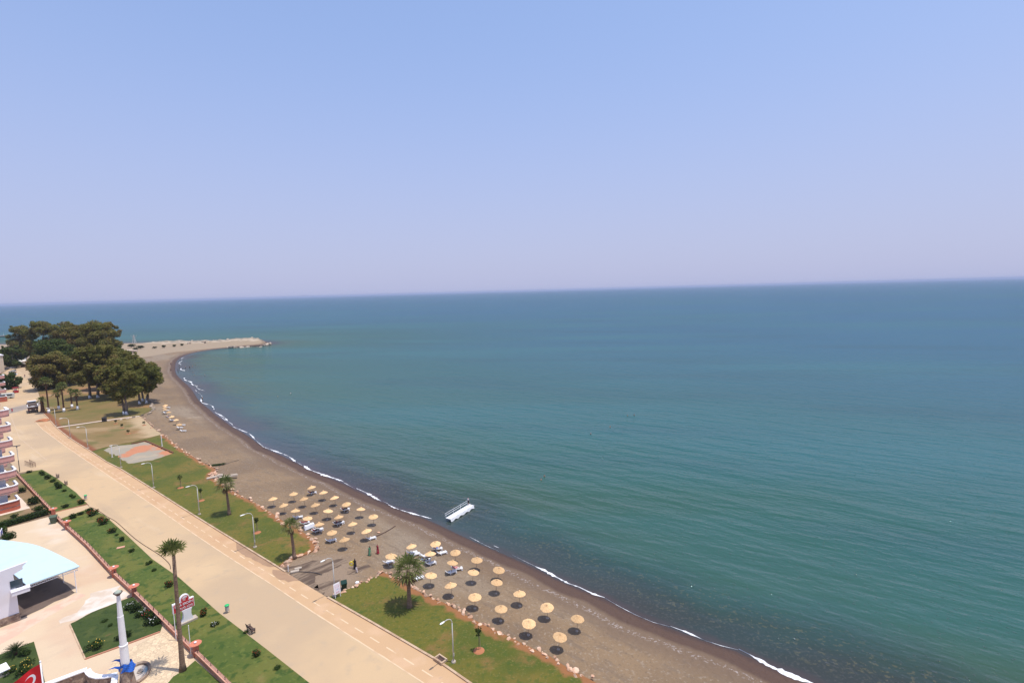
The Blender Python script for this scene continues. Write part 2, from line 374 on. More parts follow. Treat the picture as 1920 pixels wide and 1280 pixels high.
wetm = mat('damp_stain', (0.34, 0.21, 0.125), [((0.28, 0.17, 0.10), .6, .45, .65, .6)], rough=.75)
sheet('damp_stain', pl([(443,1018),(449,1017),(470,1029),(492,1040),(512,1053),(522,1062),(505,1062),(480,1051),(458,1041),(443,1030)]), .0305, wetm, step=.7, rough_edge=.12)
sheet('damp_stain', pl([(509,1074),(516,1066),(526,1068),(548,1080),(560,1088),(541,1091),(520,1083)]), .0305, wetm, step=.7, rough_edge=.12)
sheet('road_tree_shade', pl([(14,766),(40,760),(75,751.5),(77.5,760),(45,768),(16,776)]), .0245, mat('road_tree_shade', (0.30, 0.245, 0.20), [((0.22, 0.18, 0.15), .15, .45, .62, .7)], rough=.9), step=1.5, rough_edge=.2)  # tree shadow across the road, painted as a grey sheet
# faint skid lines / joints on the road
jm = mat('road_joint', (0.50, 0.375, 0.27), [((0.57, 0.43, 0.31), .8, .4, .6, .8)], rough=.9)
mk = MB()
for a, b in [((36.5,821),(77,853)), ((20,779),(36.5,821)), ((77,854),(88,862)), ((20,779),(55,775))]:
    strip(mk, densify([P(*a), P(*b)], 1.0), .10, .017, .8)
struct(mk.build('road_joints', jm))
kerb_m = mat('kerb_stone', (0.50, 0.36, 0.24), [((0.36, 0.23, 0.14), .7, .45, .6, .7)], rough=.9)
def kerb(name, pts, w, h, m):
    mb = MB(); pts = [Vector((p[0], p[1], 0)) for p in pts]; vs = []
    for i, p in enumerate(pts):
        t = (pts[min(i+1, len(pts)-1)] - pts[max(i-1, 0)]).normalized(); nrm = Vector((-t.y, t.x, 0))
        for s, z in ((1, -.02), (1, h), (-1, h), (-1, -.02)): vs.append(p + nrm*s*w/2 + Vector((0,0,z)))
    n = len(pts)
    mb.add(vs, [(4*i+k, 4*i+4+k, 4*i+4+(k+1) % 4, 4*i+(k+1) % 4) for i in range(n-1) for k in range(3)] + [(3,2,1,0), (4*n-4,4*n-3,4*n-2,4*n-1)])
    return struct(mb.build(name, m))
kerb('kerb', densify(kerbW[:12], 3), .28, .17, kerb_m)
kerb('kerb', densify(kerbW[12:], 3), .28, .17, kerb_m)
# ------------------------------------------------------------------ lawns
soil = (0.28, 0.112, 0.048)
G1 = dict(kerbd=lambda X, Y: dist_line(X, Y, kerbW))
def rockd(line): return lambda X, Y: dist_line(X, Y, line)
lawn_m = mat('mown_grass', (0.112, 0.103, 0.014), [((0.066, 0.082, 0.010), 0.11, .45, .60, .85), ((0.160, 0.112, 0.024), 0.07, .50, .64, .8), ((0.045, 0.078, 0.012), 0.5, .58, .70, .85), ((0.21, 0.11, 0.04), 0.16, .57, .70, .7),
    ((0.10, 0.105, 0.02), 2.5, .5, .7, .5), ((0.060, 0.085, 0.013), 1.3, .50, .66, .65), ((0.20, 0.15, 0.05), 3.4, .55, .7, .5), ('attr', 'rockd', 1.35, .5, soil, 0.5, 1.5, .85), ((0.03, 0.06, 0.01), 1.1, .69, .75, .7)], rough=.95, bump=(4, .6, .08))
dry_m = mat('dry_grass', (0.20, 0.135, 0.052), [((0.30, 0.20, 0.10), 0.10, .46, .6, .9, (.5, 1, 1), .2), ((0.115, 0.105, 0.028), 0.09, .52, .66, .8), ((0.27, 0.12, 0.05), 0.06, .58, .70, .8), ((0.09, 0.09, 0.025), .6, .62, .75, .5),
    ('attr', 'kerbd', 2.2, 1.0, (0.20, 0.068, 0.030), 0.35, .9, .9), ('attr', 'rockd', 6.0, 2.0, (0.44, 0.32, 0.19), 0.2, 3.0, .8)], rough=.95, bump=(3, .6, .08))
park_m = mat('park_grass', (0.190, 0.128, 0.046), [((0.115, 0.108, 0.026), 0.05, .47, .64, .8), ((0.29, 0.15, 0.065), 0.04, .54, .68, .8, (.4, 1, 1), .2), ((0.10, 0.105, 0.025), .4, .6, .72, .5),
    ('attr', 'kerbd', 2.4, 1.0, (0.21, 0.072, 0.032), 0.3, .9, .85)], rough=.95, bump=(3, .6, .08))
sheet('lawn', lawnA, .10, lawn_m, step=1.0, attrs=dict(rockd=rockd(rockA[3:]), **G1), skirt=.7)
sheet('lawn', lawnB, .10, lawn_m, step=1.5, attrs=dict(rockd=rockd(rockB), **G1), skirt=.7)
sheet('lawn', lawnC, .10, dry_m, step=2.2, attrs=dict(rockd=rockd(rockC), **G1), skirt=.7)
sheet('lawn', lawnD, .10, park_m, step=4, attrs=G1, skirt=.7)
path_m = mat('footpath_concrete', (0.52, 0.40, 0.31), [((0.42, 0.31, 0.23), .4, .5, .65, .7)], rough=.9)
mb = MB(); strip(mb, densify(pl([(107,801.5),(150,795.3),(196.7,788.5),(259,780.5)]), 2), 2.0, .125); struct(mb.build('footpath', path_m))
mb = MB(); strip(mb, densify(pl([(85,742),(130,738),(205,733),(240,728)]), 3), 3.0, .115, .5); struct(mb.build('dirt_path', mat('dirt_path', (0.36, 0.235, 0.14), [((0.26, 0.13, 0.06), .15, .5, .65, .8)], rough=.95)))
# volleyball court of worn sand
court_px = [(194.6,844),(213,836),(246.7,833),(272.7,827.7),(323.8,849.6),(286,862),(241.5,868.8),(213,851.7)]
court_m = mat('worn_court', (0.45, 0.19, 0.10), [((0.30, 0.262, 0.20), 0.075, .475, .52, .95), ((0.36, 0.16, 0.09), .4, .55, .7, .5)], rough=.95, bump=(3, .3, .05))
sheet('court', pl(court_px, .11), .112, court_m, step=1.2, rough_edge=.25)
greysand = mat('grey_court_sand', (0.30, 0.262, 0.20), [((0.38, 0.30, 0.21), .3, .5, .65, .7)], rough=.95)
for q in ([(195.5,843.6),(213,837),(246,834.3),(250,840),(236,847),(229,855),(213,851.3)], [(232,861),(246,853),(262,848.5),(282,847),(295,850),(297,855),(286,861),(241.5,867.8)]):
    sheet('court_sand', pl(q, .11), .117, greysand, step=.9, rough_edge=.35)
ck = mat('court_edging', (0.20, 0.085, 0.05), rough=.9)
kerb('court_edging', densify(pl([(246.7,833),(272.7,827.4),(324.5,849.8)]), 2), .3, .45, ck)
# ------------------------------------------------------------------ left side ground
lush = mat('lush_grass', (0.070, 0.098, 0.017), [((0.125, 0.125, 0.026), 0.14, .44, .60, .8), ((0.19, 0.14, 0.05), 0.22, .62, .72, .7), ((0.036, 0.070, 0.011), .6, .52, .64, .9), ((0.13, 0.15, 0.032), 1.5, .54, .68, .6), ((0.022, 0.045, 0.008), 1.6, .62, .72, .7)], rough=.95, bump=(4, .8, .1))
lush_d = mat('garden_grass', (0.040, 0.062, 0.013), [((0.070, 0.085, 0.020), 0.3, .48, .64, .7), ((0.025, 0.045, 0.009), .9, .5, .66, .8), ((0.17, 0.09, 0.045), .22, .68, .74, .7)], rough=.95, bump=(4, .8, .1))
weedy = mat('bare_garden_soil', (0.23, 0.155, 0.085), [((0.11, 0.105, 0.035), 0.15, .46, .6, .8), ((0.30, 0.19, 0.11), .5, .5, .7, .5)], rough=.95, bump=(3, .6, .1))
paving = mat('courtyard_paving', (0.56, 0.425, 0.285), [((0.52, 0.355, 0.240), 0.09, .50, .66, .7), ((0.45, 0.35, 0.25), 0.3, .56, .70, .5, (1, .3, 1), .6), ((0.63, 0.53, 0.42), 0.06, .55, .68, .8), ((0.52, 0.38, 0.27), 1.0, .58, .7, .45), ((0.42, 0.31, 0.22), 3.0, .63, .74, .35)], rough=.85, bump=(3, .25, .04))
sheet('courtyard', pl([(-180,1060),(-60,1012),(0,993),(96,967),(108,973),(213,1075),(251,1110),(364,1223),(425,1282),(620,1470),(-300,1750),(-500,1300)]), .016, paving, step=3)
# crazy paving near the palm, and the tiled strip by the building
def paver_mat(name, base, mortar, scale, squash=None):
    m, N, L, B = newmat(name); g = N.new('ShaderNodeNewGeometry')
    v = N.new('ShaderNodeTexVoronoi'); v.feature = 'DISTANCE_TO_EDGE'; v.inputs['Scale'].default_value = scale; L.new(g.outputs['Position'], v.inputs[0])
    v2 = N.new('ShaderNodeTexVoronoi'); v2.inputs['Scale'].default_value = scale; L.new(g.outputs['Position'], v2.inputs[0])
    k = N.new('ShaderNodeMapRange'); L.new(v.outputs['Distance'], k.inputs[0]); k.inputs[1].default_value = .015; k.inputs[2].default_value = .08
    h = N.new('ShaderNodeHueSaturation'); h.inputs['Color'].default_value = c4(base)
    kk = N.new('ShaderNodeMapRange'); L.new(v2.outputs['Color'], kk.inputs[0]); kk.inputs[3].default_value = .8; kk.inputs[4].default_value = 1.15; L.new(kk.outputs[0], h.inputs['Value'])
    x = N.new('ShaderNodeMix'); x.data_type = 'RGBA'; L.new(k.outputs[0], x.inputs[0]); x.inputs[6].default_value = c4(mortar); L.new(h.outputs[0], x.inputs[7])
    L.new(x.outputs[2], B.inputs['Base Color']); B.inputs['Roughness'].default_value = .85
    b = N.new('ShaderNodeBump'); b.inputs['Strength'].default_value = .4; b.inputs['Distance'].default_value = .03; L.new(k.outputs[0], b.inputs['Height']); L.new(b.outputs[0], B.inputs['Normal'])
    return m
crazy = paver_mat('crazy_paving', (0.62, 0.47, 0.30), (0.46, 0.34, 0.22), 2.0)
sheet('stone_paving', pl([(250,1212),(302,1184),(318,1184),(352,1215),(366,1232),(344,1256),(324,1270),(300,1300),(215,1300),(200,1262),(215,1232)]), .021, crazy, step=1.5)
pinkt = mat('pink_tiles', (0.57, 0.38, 0.28), [((0.60, 0.46, 0.34), .35, .42, .55, .9), ((0.60, 0.35, 0.26), 1.2, .55, .66, .6)], rough=.85)
sheet('tiled_strip', pl([(-60,1212),(0,1180),(40,1161),(150,1111),(160,1116),(128,1134),(100,1150),(60,1175),(0,1208),(-60,1236)]), .021, pinkt, step=1.5, rough_edge=.15)
cem = mat('cement_patch', (0.60, 0.52, 0.44), [((0.52, 0.41, 0.31), .5, .42, .6, .9), ((0.70, 0.64, 0.57), .2, .5, .66, .6)], rough=.9)
sheet('cement_patch', pl([(172,1112),(212,1098),(238,1110),(244,1118),(212,1130),(178,1146),(140,1164),(106,1170),(124,1156),(150,1138)]), .0245, cem, step=.8, rough_edge=.3)
sheet('driveway', pl([(101,961),(164,946),(169,952),(116,972),(106,974)]), .018, concrete, step=1.5)
sheet('lawn', pl([(37,889),(79,880),(105.6,896),(142,922.7),(163,944),(103,960)]), .06, lush, step=1.5, skirt=.1)
sheet('lawn', pl([(116,971.5),(156,957),(168.5,952.5)] + roadL_px[::-1][5:] + [(470,1320),(425,1278),(364,1219),(251,1105),(213,1070)]), .06, lush, step=1.2, skirt=.1)
sheet('garden_bed', pl([(131.4,1170),(172,1148),(213,1131),(248,1119),(305,1172),(300,1184),(230,1210),(160,1235)]), .07, lush_d, step=.8, skirt=.1, rough_edge=.06)
sheet('garden_bed', pl([(0,1227),(63.6,1202.6),(76,1245),(90,1300),(0,1340),(-70,1350),(-70,1256)]), .07, lush_d, step=.8, skirt=.1)
sheet('lawn', pl([(300,1298),(325,1268),(345,1256),(366,1238),(425,1290),(490,1355),(330,1355)]), .06, lush, step=1.2, skirt=.1)
sheet('garden_bed', pl([(-90,1015),(-10,988),(92,956),(33,891),(16,878),(-60,900)]), .05, weedy, step=1.2, skirt=.1)
shade_m = mat('painted_carport_shade', (0.14, 0.10, 0.08), [((0.09, 0.063, 0.052), .35, .45, .62, .8)], rough=.8)  # dark colour stands in for the deep shade under the carport roof
sheet('carport_shade', pl([(40,1158),(141,1111),(96,1066),(20,1090)]), .0245, shade_m, step=1.2, rough_edge=.1)
edg = mat('terracotta_edging', (0.42, 0.19, 0.12), rough=.9)
kerb('bed_edging', densify(pl([(160,1235.5),(230,1210.5),(300,1184.5)]), 2), .22, .14, edg)
kerb('bed_edging', densify(pl([(160,1235.5),(146,1204),(131,1170.5)]), 2), .16, .10, kerb_m)
kerb('bed_edging', densify(pl([(103,960.5),(164.5,945.2)]), 2), .2, .12, edg)
# ------------------------------------------------------------------ sea
ang = np.linspace(R(-100), R(104), 560); rad = np.concatenate([40*np.power(500/40, np.linspace(0, 1, 230)), 500*np.power(30000/500, np.linspace(0, 1, 130))[1:]])
AA, RR = np.meshgrid(ang, rad); SX = (RR*np.sin(AA)).ravel(); SY = (RR*np.cos(AA)).ravel()
so_d = -sdf_poly(SX, SY, LA)
na, nr = len(ang), len(rad)
fi = np.array([(j*na+i, j*na+i+1, (j+1)*na+i+1, (j+1)*na+i) for j in range(nr-1) for i in range(na-1)])
keep = (so_d[fi] > -6).any(axis=1)
me = bpy.data.meshes.new('sea'); me.from_pydata(np.column_stack([SX, SY, np.full(SX.size, ZS)]).tolist(), [], fi[keep].tolist()); attr(me, 'off', so_d)
m, N, L, B = newmat('sea_water')
B.inputs['Roughness'].default_value = .09; B.inputs['IOR'].default_value = 1.33; B.inputs['Specular IOR Level'].default_value = .30
geo = N.new('ShaderNodeNewGeometry'); at = N.new('ShaderNodeAttribute'); at.attribute_name = 'off'
def nz(scale, stretch, rz, det=3):
    rt = N.new('ShaderNodeVectorRotate'); rt.rotation_type = 'Z_AXIS'; rt.inputs['Angle'].default_value = rz; L.new(geo.outputs['Position'], rt.inputs[0])
    mp = N.new('ShaderNodeMapping'); mp.inputs['Scale'].default_value = stretch; L.new(rt.outputs[0], mp.inputs[0])
    n = N.new('ShaderNodeTexNoise'); n.inputs['Scale'].default_value = scale; n.inputs['Detail'].default_value = det; L.new(mp.outputs[0], n.inputs['Vector']); return n.outputs['Fac']
def mth(op, a, b=None, c=None):
    k = N.new('ShaderNodeMath'); k.operation = op
    for i, q in enumerate((a, b, c)):
        if q is None: continue
        if isinstance(q, (int, float)): k.inputs[i].default_value = q
        else: L.new(q, k.inputs[i])
    return k.outputs[0]
def rng_(s, lo, hi, a=0.0, b=1.0):
    k = N.new('ShaderNodeMapRange'); k.interpolation_type = 'SMOOTHSTEP'; L.new(s, k.inputs[0])
    for i, q in enumerate((lo, hi, a, b)): k.inputs[i+1].default_value = q
    return k.outputs[0]
def mixc(f, a, b):
    x = N.new('ShaderNodeMix'); x.data_type = 'RGBA'; L.new(f, x.inputs[0])
    for i, q in ((6, a), (7, b)):
        if isinstance(q, tuple): x.inputs[i].default_value = c4(q)
        else: L.new(q, x.inputs[i])
    return x.outputs[2]
off = at.outputs['Fac']
offw = mth('ADD', off, mth('MULTIPLY_ADD', nz(.05, (1,1,1), 0), 16.0, -8.0))
offn = mth('ADD', off, mth('MULTIPLY_ADD', nz(.16, (1,1,1), 0), 4.0, -2.0))
logd = mth('LOGARITHM', mth('MAXIMUM', offw, 1.0), 10.0)
colr = N.new('ShaderNodeValToRGB'); L.new(rng_(logd, 0.0, 3.0), colr.inputs[0])
# position = log10(offshore metres)/3 through a smoothstep: shallows, green water, blue water
e = colr.color_ramp.elements
e[0].position = 0; e[0].color = c4((0.040, 0.036, 0.031)); e[1].position = 1; e[1].color = c4((0.014, 0.082, 0.136))
for p, cc in ((0.18, (0.031, 0.036, 0.030)), (0.26, (0.027, 0.047, 0.035)), (0.37, (0.033, 0.072, 0.042)), (0.60, (0.021, 0.079, 0.053)), (0.80, (0.015, 0.079, 0.076))):
    x = colr.color_ramp.elements.new(p); x.color = c4(cc)
# yellowish boulders on the bottom seen through the shallows
vor = N.new('ShaderNodeTexNoise'); vor.inputs['Scale'].default_value = 1.9; vor.inputs['Detail'].default_value = 2; L.new(geo.outputs['Position'], vor.inputs['Vector'])
st = mth('MULTIPLY', rng_(vor.outputs['Fac'], .58, .68), mth('MULTIPLY', rng_(offn, 2, 5), rng_(offn, 15, 9)))
col = mixc(mth('MULTIPLY', st, .6), colr.outputs[0], (0.105, 0.092, 0.05))
st2 = mth('MULTIPLY', rng_(nz(2.4, (1,1,1), 0, 2), .52, .66), mth('MULTIPLY', rng_(offn, .5, 2), rng_(offn, 9, 3)))
col = mixc(mth('MULTIPLY', st2, .45), col, (0.085, 0.075, 0.062))
col = mixc(rng_(offn, 1.9, .2), col, (0.060, 0.040, 0.036))
# broad wind patches
pat = nz(.006, (.35, 1.6, 1), R(8), 4)
col = mixc(mth('MULTIPLY', rng_(pat, .45, .62), .5), col, (0.020, 0.105, 0.110))
pat2 = nz(.02, (.3, 1.4, 1), R(14), 4)
col = mixc(mth('MULTIPLY', rng_(pat2, .48, .66), .32), col, (0.012, 0.056, 0.062))
dif = N.new('ShaderNodeBsdfDiffuse'); L.new(col, dif.inputs['Color'])
gls = N.new('ShaderNodeBsdfGlossy'); gls.inputs['Roughness'].default_value = .03; gls.inputs['Color'].default_value = (1, 1, 1, 1)
frn = N.new('ShaderNodeFresnel'); frn.inputs['IOR'].default_value = 1.33
b1 = N.new('ShaderNodeBump'); b1.inputs['Strength'].default_value = 1.0; b1.inputs['Distance'].default_value = 1.0
hgt = mth('ADD', mth('ADD', mth('MULTIPLY', nz(.20, (.26, 1, 1), R(37), 3), 0.66), mth('MULTIPLY', nz(.50, (.38, 1, 1), R(26), 3), 0.30)), mth('MULTIPLY', nz(1.8, (.55, 1, 1), R(42), 3), 0.075))
hgt = mth('ADD', hgt, mth('MULTIPLY', mth('MAXIMUM', mth('SUBTRACT', nz(2.3, (.7, 1, 1), R(35), 2), .63), 0.0), .8))
hgt = mth('MULTIPLY', hgt, rng_(off, -1.0, 14.0, .18, 1.0))
L.new(hgt, b1.inputs['Height'])
for q in (dif, gls, frn): L.new(b1.outputs[0], q.inputs['Normal'])
msh = N.new('ShaderNodeMixShader'); L.new(mth('MINIMUM', frn.outputs[0], .21), msh.inputs[0]); L.new(dif.outputs[0], msh.inputs[1]); L.new(gls.outputs[0], msh.inputs[2])
N.remove(B); L.new(msh.outputs[0], N['Material Output'].inputs[0])
me.materials.append(m); me.update(); o = bpy.data.objects.new('sea', me); C.objects.link(o); struct(o)
# foam along the water's edge
def foam_line(mb, px, wd, z=.05):
    pts = densify([P(x, y, ZS) for x, y in px], .35); n = len(pts); vs = []
    ph = random.uniform(0, 9); br = 0.0
    for i, p in enumerate(pts):
        t = (pts[min(i+1, n-1)] - pts[max(i-1, 0)]).normalized(); nr = Vector((-t.y, t.x, 0))
        e = min(1, i/5, (n-1-i)/5)
        br = .7*br + random.uniform(-.42, .42); k = (.85 if pts[0].y < 150 else .5)*wd*max(0.06, min(1.25, .75+br))*(.15 + .85*e)*(0.65 + .35*math.sin(i*.21+ph) + random.uniform(-.25, .25))
        sh = .35*math.sin(i*.09+ph*2)*wd
        q = p + nr*sh
        vs += [q + nr*k*.5*random.uniform(.7, 1.3) + Vector((0,0,.02)), q + Vector((0,0,z+.05*wd)), q - nr*k*.5*random.uniform(.6, 1.5) + Vector((0,0,.02))]
    mb.add(vs, [f for i in range(n-1) for f in ((3*i,3*i+1,3*i+4,3*i+3), (3*i+1,3*i+2,3*i+5,3*i+4))])
fm = MB()
for px, wd in [([(1384,1218),(1410,1230),(1438,1244),(1478,1262),(1517,1274),(1560,1294),(1640,1330)], 1.0), ([(1256,1174),(1290,1186),(1321,1200)], .3), ([(1003,1061),(1020,1069),(1042,1083),(1065,1095),(1086,1102),(1110,1113),(1134,1120)], .75),
    ([(1134,1121),(1160,1136),(1191,1152),(1225,1166),(1256,1174)], .12), ([(1321,1200),(1352,1210),(1384,1218)], .10), ([(960,1040),(980,1050),(1003,1061)], .10), ([(880,1006),(910,1022),(935,1033)], .12), ([(925,1023),(935,1027)], .4),
    ([(666,916),(690,926),(717,938.5)], .9), ([(730,945),(740,950),(758,957),(785,966),(808,973)], .75), ([(569,873),(580,879),(600,886),(622,895),(642,903)], .9), ([(717,939),(730,945)], .15), ([(642,903),(666,916)], .15),
    ([(493,836),(510,842),(537,855),(556,866)], 1.1), ([(465,813),(480,824),(493,836)], .6), ([(437,799),(450,804),(465,813),(478,822)], 1.0), ([(408,776),(420,784),(437,798)], .7), ([(405,772),(416,781),(428,788)], 1.2), ([(374,747),(382,755),(394,760),(404,768)], 1.3),
    ([(366,730),(374,738),(380,744)], .5), ([(344,708),(352,714),(362,720),(370,724)], 1.7), ([(339,690),(342,693),(346,695)], 1.8), ([(338,684),(336.5,680),(340,676)], 1.4), ([(340,674),(344,670)], 1.4), ([(368,725),(374,729),(383,733)], .9), ([(556,866),(569,873)], .3)]:
    foam_line(fm, px, wd)
foam_m = mat('sea_foam', (0.80, 0.80, 0.80), [((0.42, 0.42, 0.42), 1.3, .5, .68, .7)], rough=.7)
struct(fm.build('foam', foam_m), 'stuff')
# ================================================================== THINGS
M = {}
M['rock'] = mat('pink_limestone', (0.50, 0.30, 0.195), [((0.60, 0.43, 0.31), 1.1, .45, .62, .9), ((0.36, 0.19, 0.11), 1.7, .58, .7, .7)], rough=.9, bump=(5, .5, .06), rand=.25)
M['rock_grey'] = mat('grey_limestone', (0.31, 0.25, 0.195), [((0.42, 0.35, 0.28), .8, .45, .62, .9), ((0.20, 0.16, 0.13), 1.2, .58, .7, .7)], rough=.9, bump=(3, .5, .1), rand=.35)
M['straw'] = mat('straw_thatch', (0.69, 0.44, 0.225), [((0.52, 0.31, 0.14), 9, .48, .66, .8), ((0.74, 0.54, 0.29), 4, .5, .68, .7)], rough=.9, coord='obj', bump=(16, .9, .05), rand=.2)
M['wood'] = mat('weathered_pole', (0.34, 0.25, 0.17), rough=.85)
M['cement'] = mat('cement', (0.42, 0.35, 0.28), rough=.9)
M['plastic'] = mat('white_plastic', (0.78, 0.78, 0.78), rough=.4, rand=.08)
M['galv'] = mat('galvanised_steel', (0.52, 0.50, 0.47), rough=.5, metal=.15)
M['lampglass'] = mat('lamp_cover', (0.82, 0.82, 0.80), rough=.3)
M['white'] = mat('white_paint', (0.80, 0.78, 0.78), [((0.70, 0.67, 0.64), .9, .55, .72, .5)], rough=.6)
M['wall_white'] = mat('white_render', (0.74, 0.72, 0.76), [((0.66, 0.62, 0.63), .35, .5, .7, .5)], rough=.8)
M['pink'] = mat('pink_render', (0.66, 0.34, 0.29), [((0.57, 0.27, 0.22), .6, .5, .7, .5)], rough=.85)
M['pinkwall'] = mat('salmon_wall_paint', (0.48, 0.205, 0.13), [((0.56, 0.30, 0.21), .9, .45, .65, .7), ((0.42, 0.18, 0.12), 2.2, .6, .72, .6)], rough=.85)
M['brick'] = mat('brick_red_render', (0.45, 0.125, 0.075), [((0.37, 0.10, 0.065), .7, .5, .7, .7)], rough=.85)
M['terra'] = mat('terracotta_paint', (0.55, 0.185, 0.115), [((0.42, 0.13, 0.08), 2, .5, .68, .6)], rough=.8)
M['dark'] = mat('dark_metal', (0.05, 0.045, 0.045), rough=.5)
M['brown'] = mat('dark_brown_wood', (0.085, 0.05, 0.04), rough=.7)
M['glass'] = mat('dark_window_glass', (0.05, 0.07, 0.09), rough=.1, spec=.5)
M['grey'] = mat('grey_floor_tiles', (0.36, 0.34, 0.34), [((0.28, 0.27, 0.27), 1, .5, .65, .6)], rough=.7)
M['green_bin'] = mat('green_bin_plastic', (0.010, 0.034, 0.022), rough=.45)
M['green_old'] = mat('faded_green_bin', (0.085, 0.115, 0.075), rough=.6)
M['green_bright'] = mat('bright_green_plastic', (0.02, 0.42, 0.12), rough=.4)
M['roofblue'] = mat('pale_blue_sheet_metal', (0.50, 0.66, 0.73), [((0.46, 0.61, 0.69), .6, .5, .65, .5)], rough=.45, spec=.4)
M['blue'] = mat('blue_cloth', (0.02, 0.10, 0.42), rough=.8)
M['blue_sign'] = mat('blue_sign_paint', (0.03, 0.07, 0.33), rough=.5)
M['red'] = mat('red_sign_paint', (0.47, 0.022, 0.028), rough=.45)
M['flagred'] = mat('red_flag_cloth', (0.52, 0.012, 0.018), rough=.7)
M['flagwhite'] = mat('white_flag_cloth', (0.70, 0.70, 0.72), rough=.7)
M['trunk'] = mat('palm_trunk', (0.235, 0.155, 0.105), [((0.14, 0.085, 0.055), 5, .45, .6, .8, (.3, .3, 3))], rough=.95, coord='obj', bump=(9, .6, .05))
M['trunk_dark'] = mat('shaggy_palm_trunk', (0.13, 0.065, 0.040), [((0.06, 0.035, 0.025), 5, .45, .6, .8)], rough=.95, coord='obj')
M['bark'] = mat('eucalyptus_bark', (0.20, 0.155, 0.12), [((0.10, 0.075, 0.06), 1.5, .45, .6, .8)], rough=.95)
M['stone'] = mat('rubble_stone', (0.30, 0.22, 0.165), [((0.17, 0.12, 0.095), 1.6, .46, .58, .9), ((0.46, 0.36, 0.27), 2.4, .56, .68, .8), ((0.24, 0.10, 0.06), 3.1, .62, .7, .7)], rough=.9, bump=(3, .7, .06))
M['skin'] = mat('skin', (0.42, 0.24, 0.165), rough=.6)
M['hair'] = mat('dark_hair', (0.018, 0.013, 0.011), rough=.6)
def cloth(n, c): M[n] = mat(n, c, rough=.85)
for n_, c_ in dict(dress_green=(0.10,0.23,0.13), dress_red=(0.36,0.035,0.05), black_cloth=(0.022,0.018,0.022), white_cloth=(0.66,0.58,0.58), cloth_maroon=(0.20,0.02,0.035), cloth_pink=(0.58,0.22,0.24), cloth_blue=(0.06,0.19,0.55), cloth_navy=(0.02,0.025,0.06), cloth_yellow=(0.75,0.58,0.06), cloth_grey=(0.20,0.20,0.22)).items(): cloth(n_, c_)
leaf_euc = leafmat('eucalyptus_leaves', (0.100, 0.122, 0.026), (0.215, 0.145, 0.054), (0.178, 0.162, 0.038))
leaf_grn = leafmat('green_leaves', (0.048, 0.076, 0.018), (0.130, 0.140, 0.030), (0.078, 0.105, 0.022))
leaf_bush = leafmat('bush_leaves', (0.018, 0.036, 0.008), (0.062, 0.095, 0.018), (0.034, 0.062, 0.011))
leaf_dark = leafmat('dark_garden_leaves', (0.012, 0.026, 0.008), (0.046, 0.072, 0.016), (0.026, 0.044, 0.010))
leaf_palm = leafmat('palm_fronds', (0.075, 0.105, 0.026), (0.25, 0.23, 0.095), (0.145, 0.165, 0.048))
leaf_dead = leafmat('dry_palm_fronds', (0.14, 0.095, 0.055), (0.33, 0.245, 0.145))
M['redfl'] = mat('red_blossom', (0.40, 0.045, 0.025), rough=.8); M['whitefl'] = mat('white_blossom', (0.78, 0.76, 0.74), rough=.8); M['yelfl'] = mat('yellow_blossom', (0.80, 0.52, 0.09), rough=.8)
# ------------------------------------------------------------------ leaves
def leaf_cloud(name, centres, radii, n, size, m, parent=None, flat=0.75, tints=None, up=.35, shell=.55, rs=None):
    """n leaf sprays spread through leafy clumps; every spray is a bent two-face leaf"""
    r_ = rs or rng
    cs = np.asarray(centres, float); ra = np.asarray(radii, float)
    pw = ra**2; k = r_.choice(len(cs), n, p=pw/pw.sum())
    u = r_.normal(size=(n, 3)); u /= np.linalg.norm(u, axis=1)[:, None]
    rr = (shell + (1-shell)*r_.random(n)**.5) * ra[k]
    off = u * rr[:, None]; off[:, 2] *= flat
    pos = cs[k] + off
    nrm = u + r_.normal(0, .55, (n, 3)) + np.array([0, 0, up]); nrm /= np.linalg.norm(nrm, axis=1)[:, None]
    a = np.cross(nrm, r_.normal(size=(n, 3))); a /= np.linalg.norm(a, axis=1)[:, None]; b = np.cross(nrm, a)
    s = size * (0.6 + .8*r_.random(n))[:, None]
    V = np.empty((n*4, 3))
    V[0::4] = pos - a*s*.9; V[1::4] = pos + b*s*.5 - nrm*s*.15; V[2::4] = pos + a*s*.9 - nrm*s*.25; V[3::4] = pos - b*s*.5 - nrm*s*.1
    F = [(i, i+1, i+2, i+3) for i in range(0, 4*n, 4)]
    tk = r_.random(len(cs)) if tints is None else np.asarray(tints)
    t = np.clip(tk[k]*.6 + r_.random(n)*.4, 0, 1)
    me = bpy.data.meshes.new(name); me.from_pydata(V.tolist(), [], F); attr(me, 'tint', np.repeat(t, 4)); me.materials.append(m); me.update()
    o = bpy.data.objects.new(name, me); C.objects.link(o)
    if parent is not None: o.parent = parent
    return o
